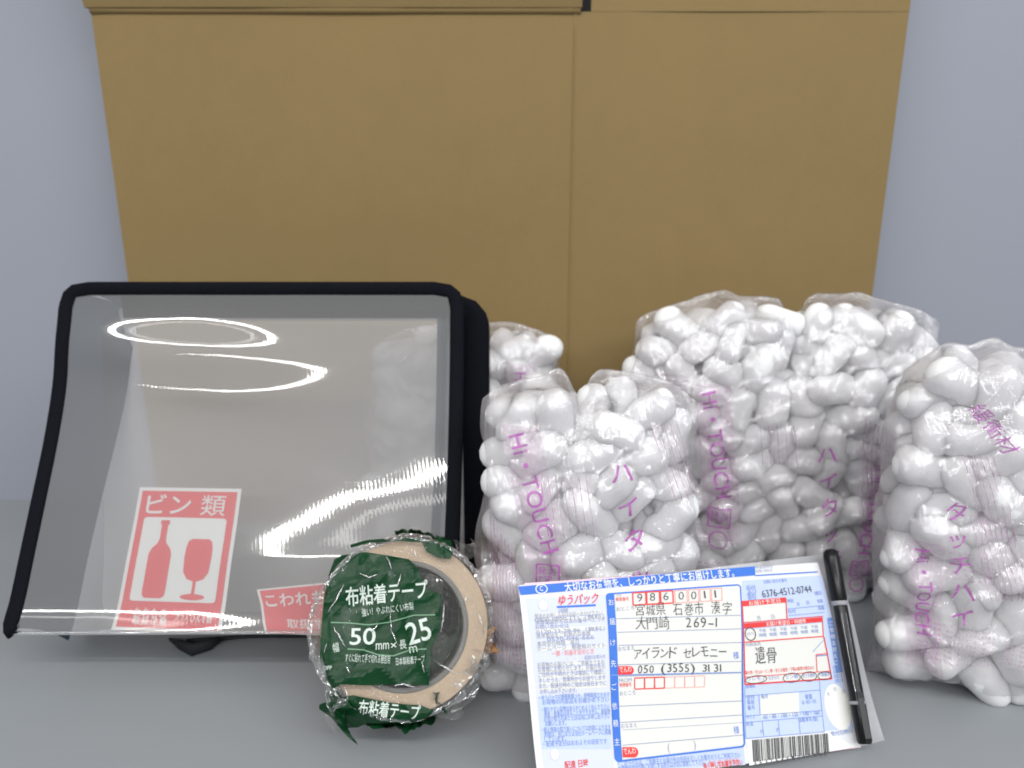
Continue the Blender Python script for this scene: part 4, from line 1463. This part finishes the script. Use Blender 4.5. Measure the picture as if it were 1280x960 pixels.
    names = {'lilac': ('lilac_ground', 'paper_lilac', 0.00012), 'paleblue': ('pale_blue_ground', 'paper_blue', 0.0002), 'cream': ('cream_fields', 'paper_cream', 0.00028), 'white': ('white_fields', 'sticker_white', 0.00036),
             'blue': ('blue_print', 'blue', 0.00044), 'bline': ('light_blue_print', 'blue_line', 0.00050), 'grey': ('grey_print', 'grey_ink', 0.00054), 'pink': ('pale_red_print', 'pink_line', 0.00058), 'red': ('red_print', 'red', 0.00062),
             'black': ('black_print', 'black_ink', 0.00066), 'hand': ('handwriting', 'pencil', 0.00070), 'wtext': ('white_lettering', 'sticker_white', 0.00074)}
    for k, fl in L.items():
        nm, mk, z = names[k]
        fl.build(nm, lay(z), M[mk], root, 0.01)
    # punched holes: two small white discs
    for (px, py, s) in ((679, 757, 1.0), (694, 943, 1.0)):
        h = Flat()
        c = sl(px, py)
        h.ellipse(c, 0.0024 * s, 0.0026 * s)
        h.build('punched_hole', lay(0.0008), M['sticker_white'], root)
parcel_slip()

# ------------------------------------------------------------------ pen leaning along the slip
def pen():
    a = at_z(1080, 930, 0.006)
    d = ray(1030, 688)
    # the point on the sight line 0.137 m from the tip
    hit = (SP - CAMP).dot(SN) / d.dot(SN)          # where that line meets the slip's plane
    b = CAMP + d * hit + SN * 0.0062
    a = a + SN * 0.001
    ax = (b - a).normalized()
    L = (b - a).length
    sL = L / 0.135
    Rm = ax.to_track_quat('Z', 'Y').to_matrix()
    root = empty('pen', a, Rm)
    tag(root, 'black pen with two silver rings leaning along the right edge of the address slip', 'pen')
    def lathe(name, prof, m, n=20, facets=False):
        P = np.array([[(r * math.cos(2 * math.pi * k / n), r * math.sin(2 * math.pi * k / n), z) for k in range(n)] for r, z in ((r * 0.92, z * sL) for r, z in prof)])
        return link(name, grid_mesh(name, P, True), m, root, not facets)
    s = L / 0.134
    lathe('cap', [(0.0001, 0.0), (0.0040, 0.0002), (0.0046, 0.002), (0.0048, 0.020), (0.0049, 0.0255)], M['pen_black'])
    lathe('ring', [(0.0046, 0.0256), (0.0051, 0.0258), (0.0051, 0.0278), (0.0046, 0.0280)], M['pen_ring'])
    lathe('barrel', [(0.0046, 0.0280), (0.0046, 0.030), (0.0046, 0.0925), (0.0044, 0.0932)], M['pen_clear'], 12)
    lathe('ring', [(0.0044, 0.0932), (0.0053, 0.0934), (0.0053, 0.0964), (0.0048, 0.0966)], M['pen_ring'])
    lathe('grip', [(0.0048, 0.0966), (0.0053, 0.098), (0.0054, 0.128), (0.0048, 0.1325), (0.0030, 0.1345), (0.0001, 0.135)], M['pen_black'])
    # clip: standing off the lower cap
    side = (Rm.transposed() @ Vector((0, -1, 0.4)))
    side.z = 0
    side.normalize()
    cr = Vector((0, 0, 1)).cross(side)
    bmx = bmesh.new()
    prof = [(0.0045, 0.001), (0.0066, 0.0016), (0.0068, 0.004), (0.0062, 0.030), (0.0064, 0.034), (0.0056, 0.034), (0.0054, 0.030), (0.0058, 0.005), (0.0050, 0.003)]
    A_ = [bmx.verts.new(side * r + cr * 0.0017 + Vector((0, 0, z))) for r, z in ((r * 0.92, z * sL) for r, z in prof)]
    B_ = [bmx.verts.new(side * r - cr * 0.0017 + Vector((0, 0, z))) for r, z in ((r * 0.92, z * sL) for r, z in prof)]
    for i in range(len(prof)):
        j = (i + 1) % len(prof)
        bmx.faces.new((A_[i], A_[j], B_[j], B_[i]))
    bmx.faces.new(A_[::-1])
    bmx.faces.new(B_)
    link('clip', bm_mesh(bmx, 'clip'), M['pen_black'], root)
    # bright strips modelled in place of the highlight lines along the barrel
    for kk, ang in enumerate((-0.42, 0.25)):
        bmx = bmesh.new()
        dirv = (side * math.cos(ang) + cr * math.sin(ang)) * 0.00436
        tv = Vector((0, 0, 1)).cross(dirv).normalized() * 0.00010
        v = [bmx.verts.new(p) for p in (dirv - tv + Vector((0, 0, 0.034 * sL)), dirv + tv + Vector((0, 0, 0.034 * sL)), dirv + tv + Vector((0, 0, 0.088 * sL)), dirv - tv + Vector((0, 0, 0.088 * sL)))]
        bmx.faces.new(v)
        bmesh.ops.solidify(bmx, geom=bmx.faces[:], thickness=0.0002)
        link('highlight_stripe', bm_mesh(bmx, 'highlight_stripe'), M['pen_highlight'], root)
pen()
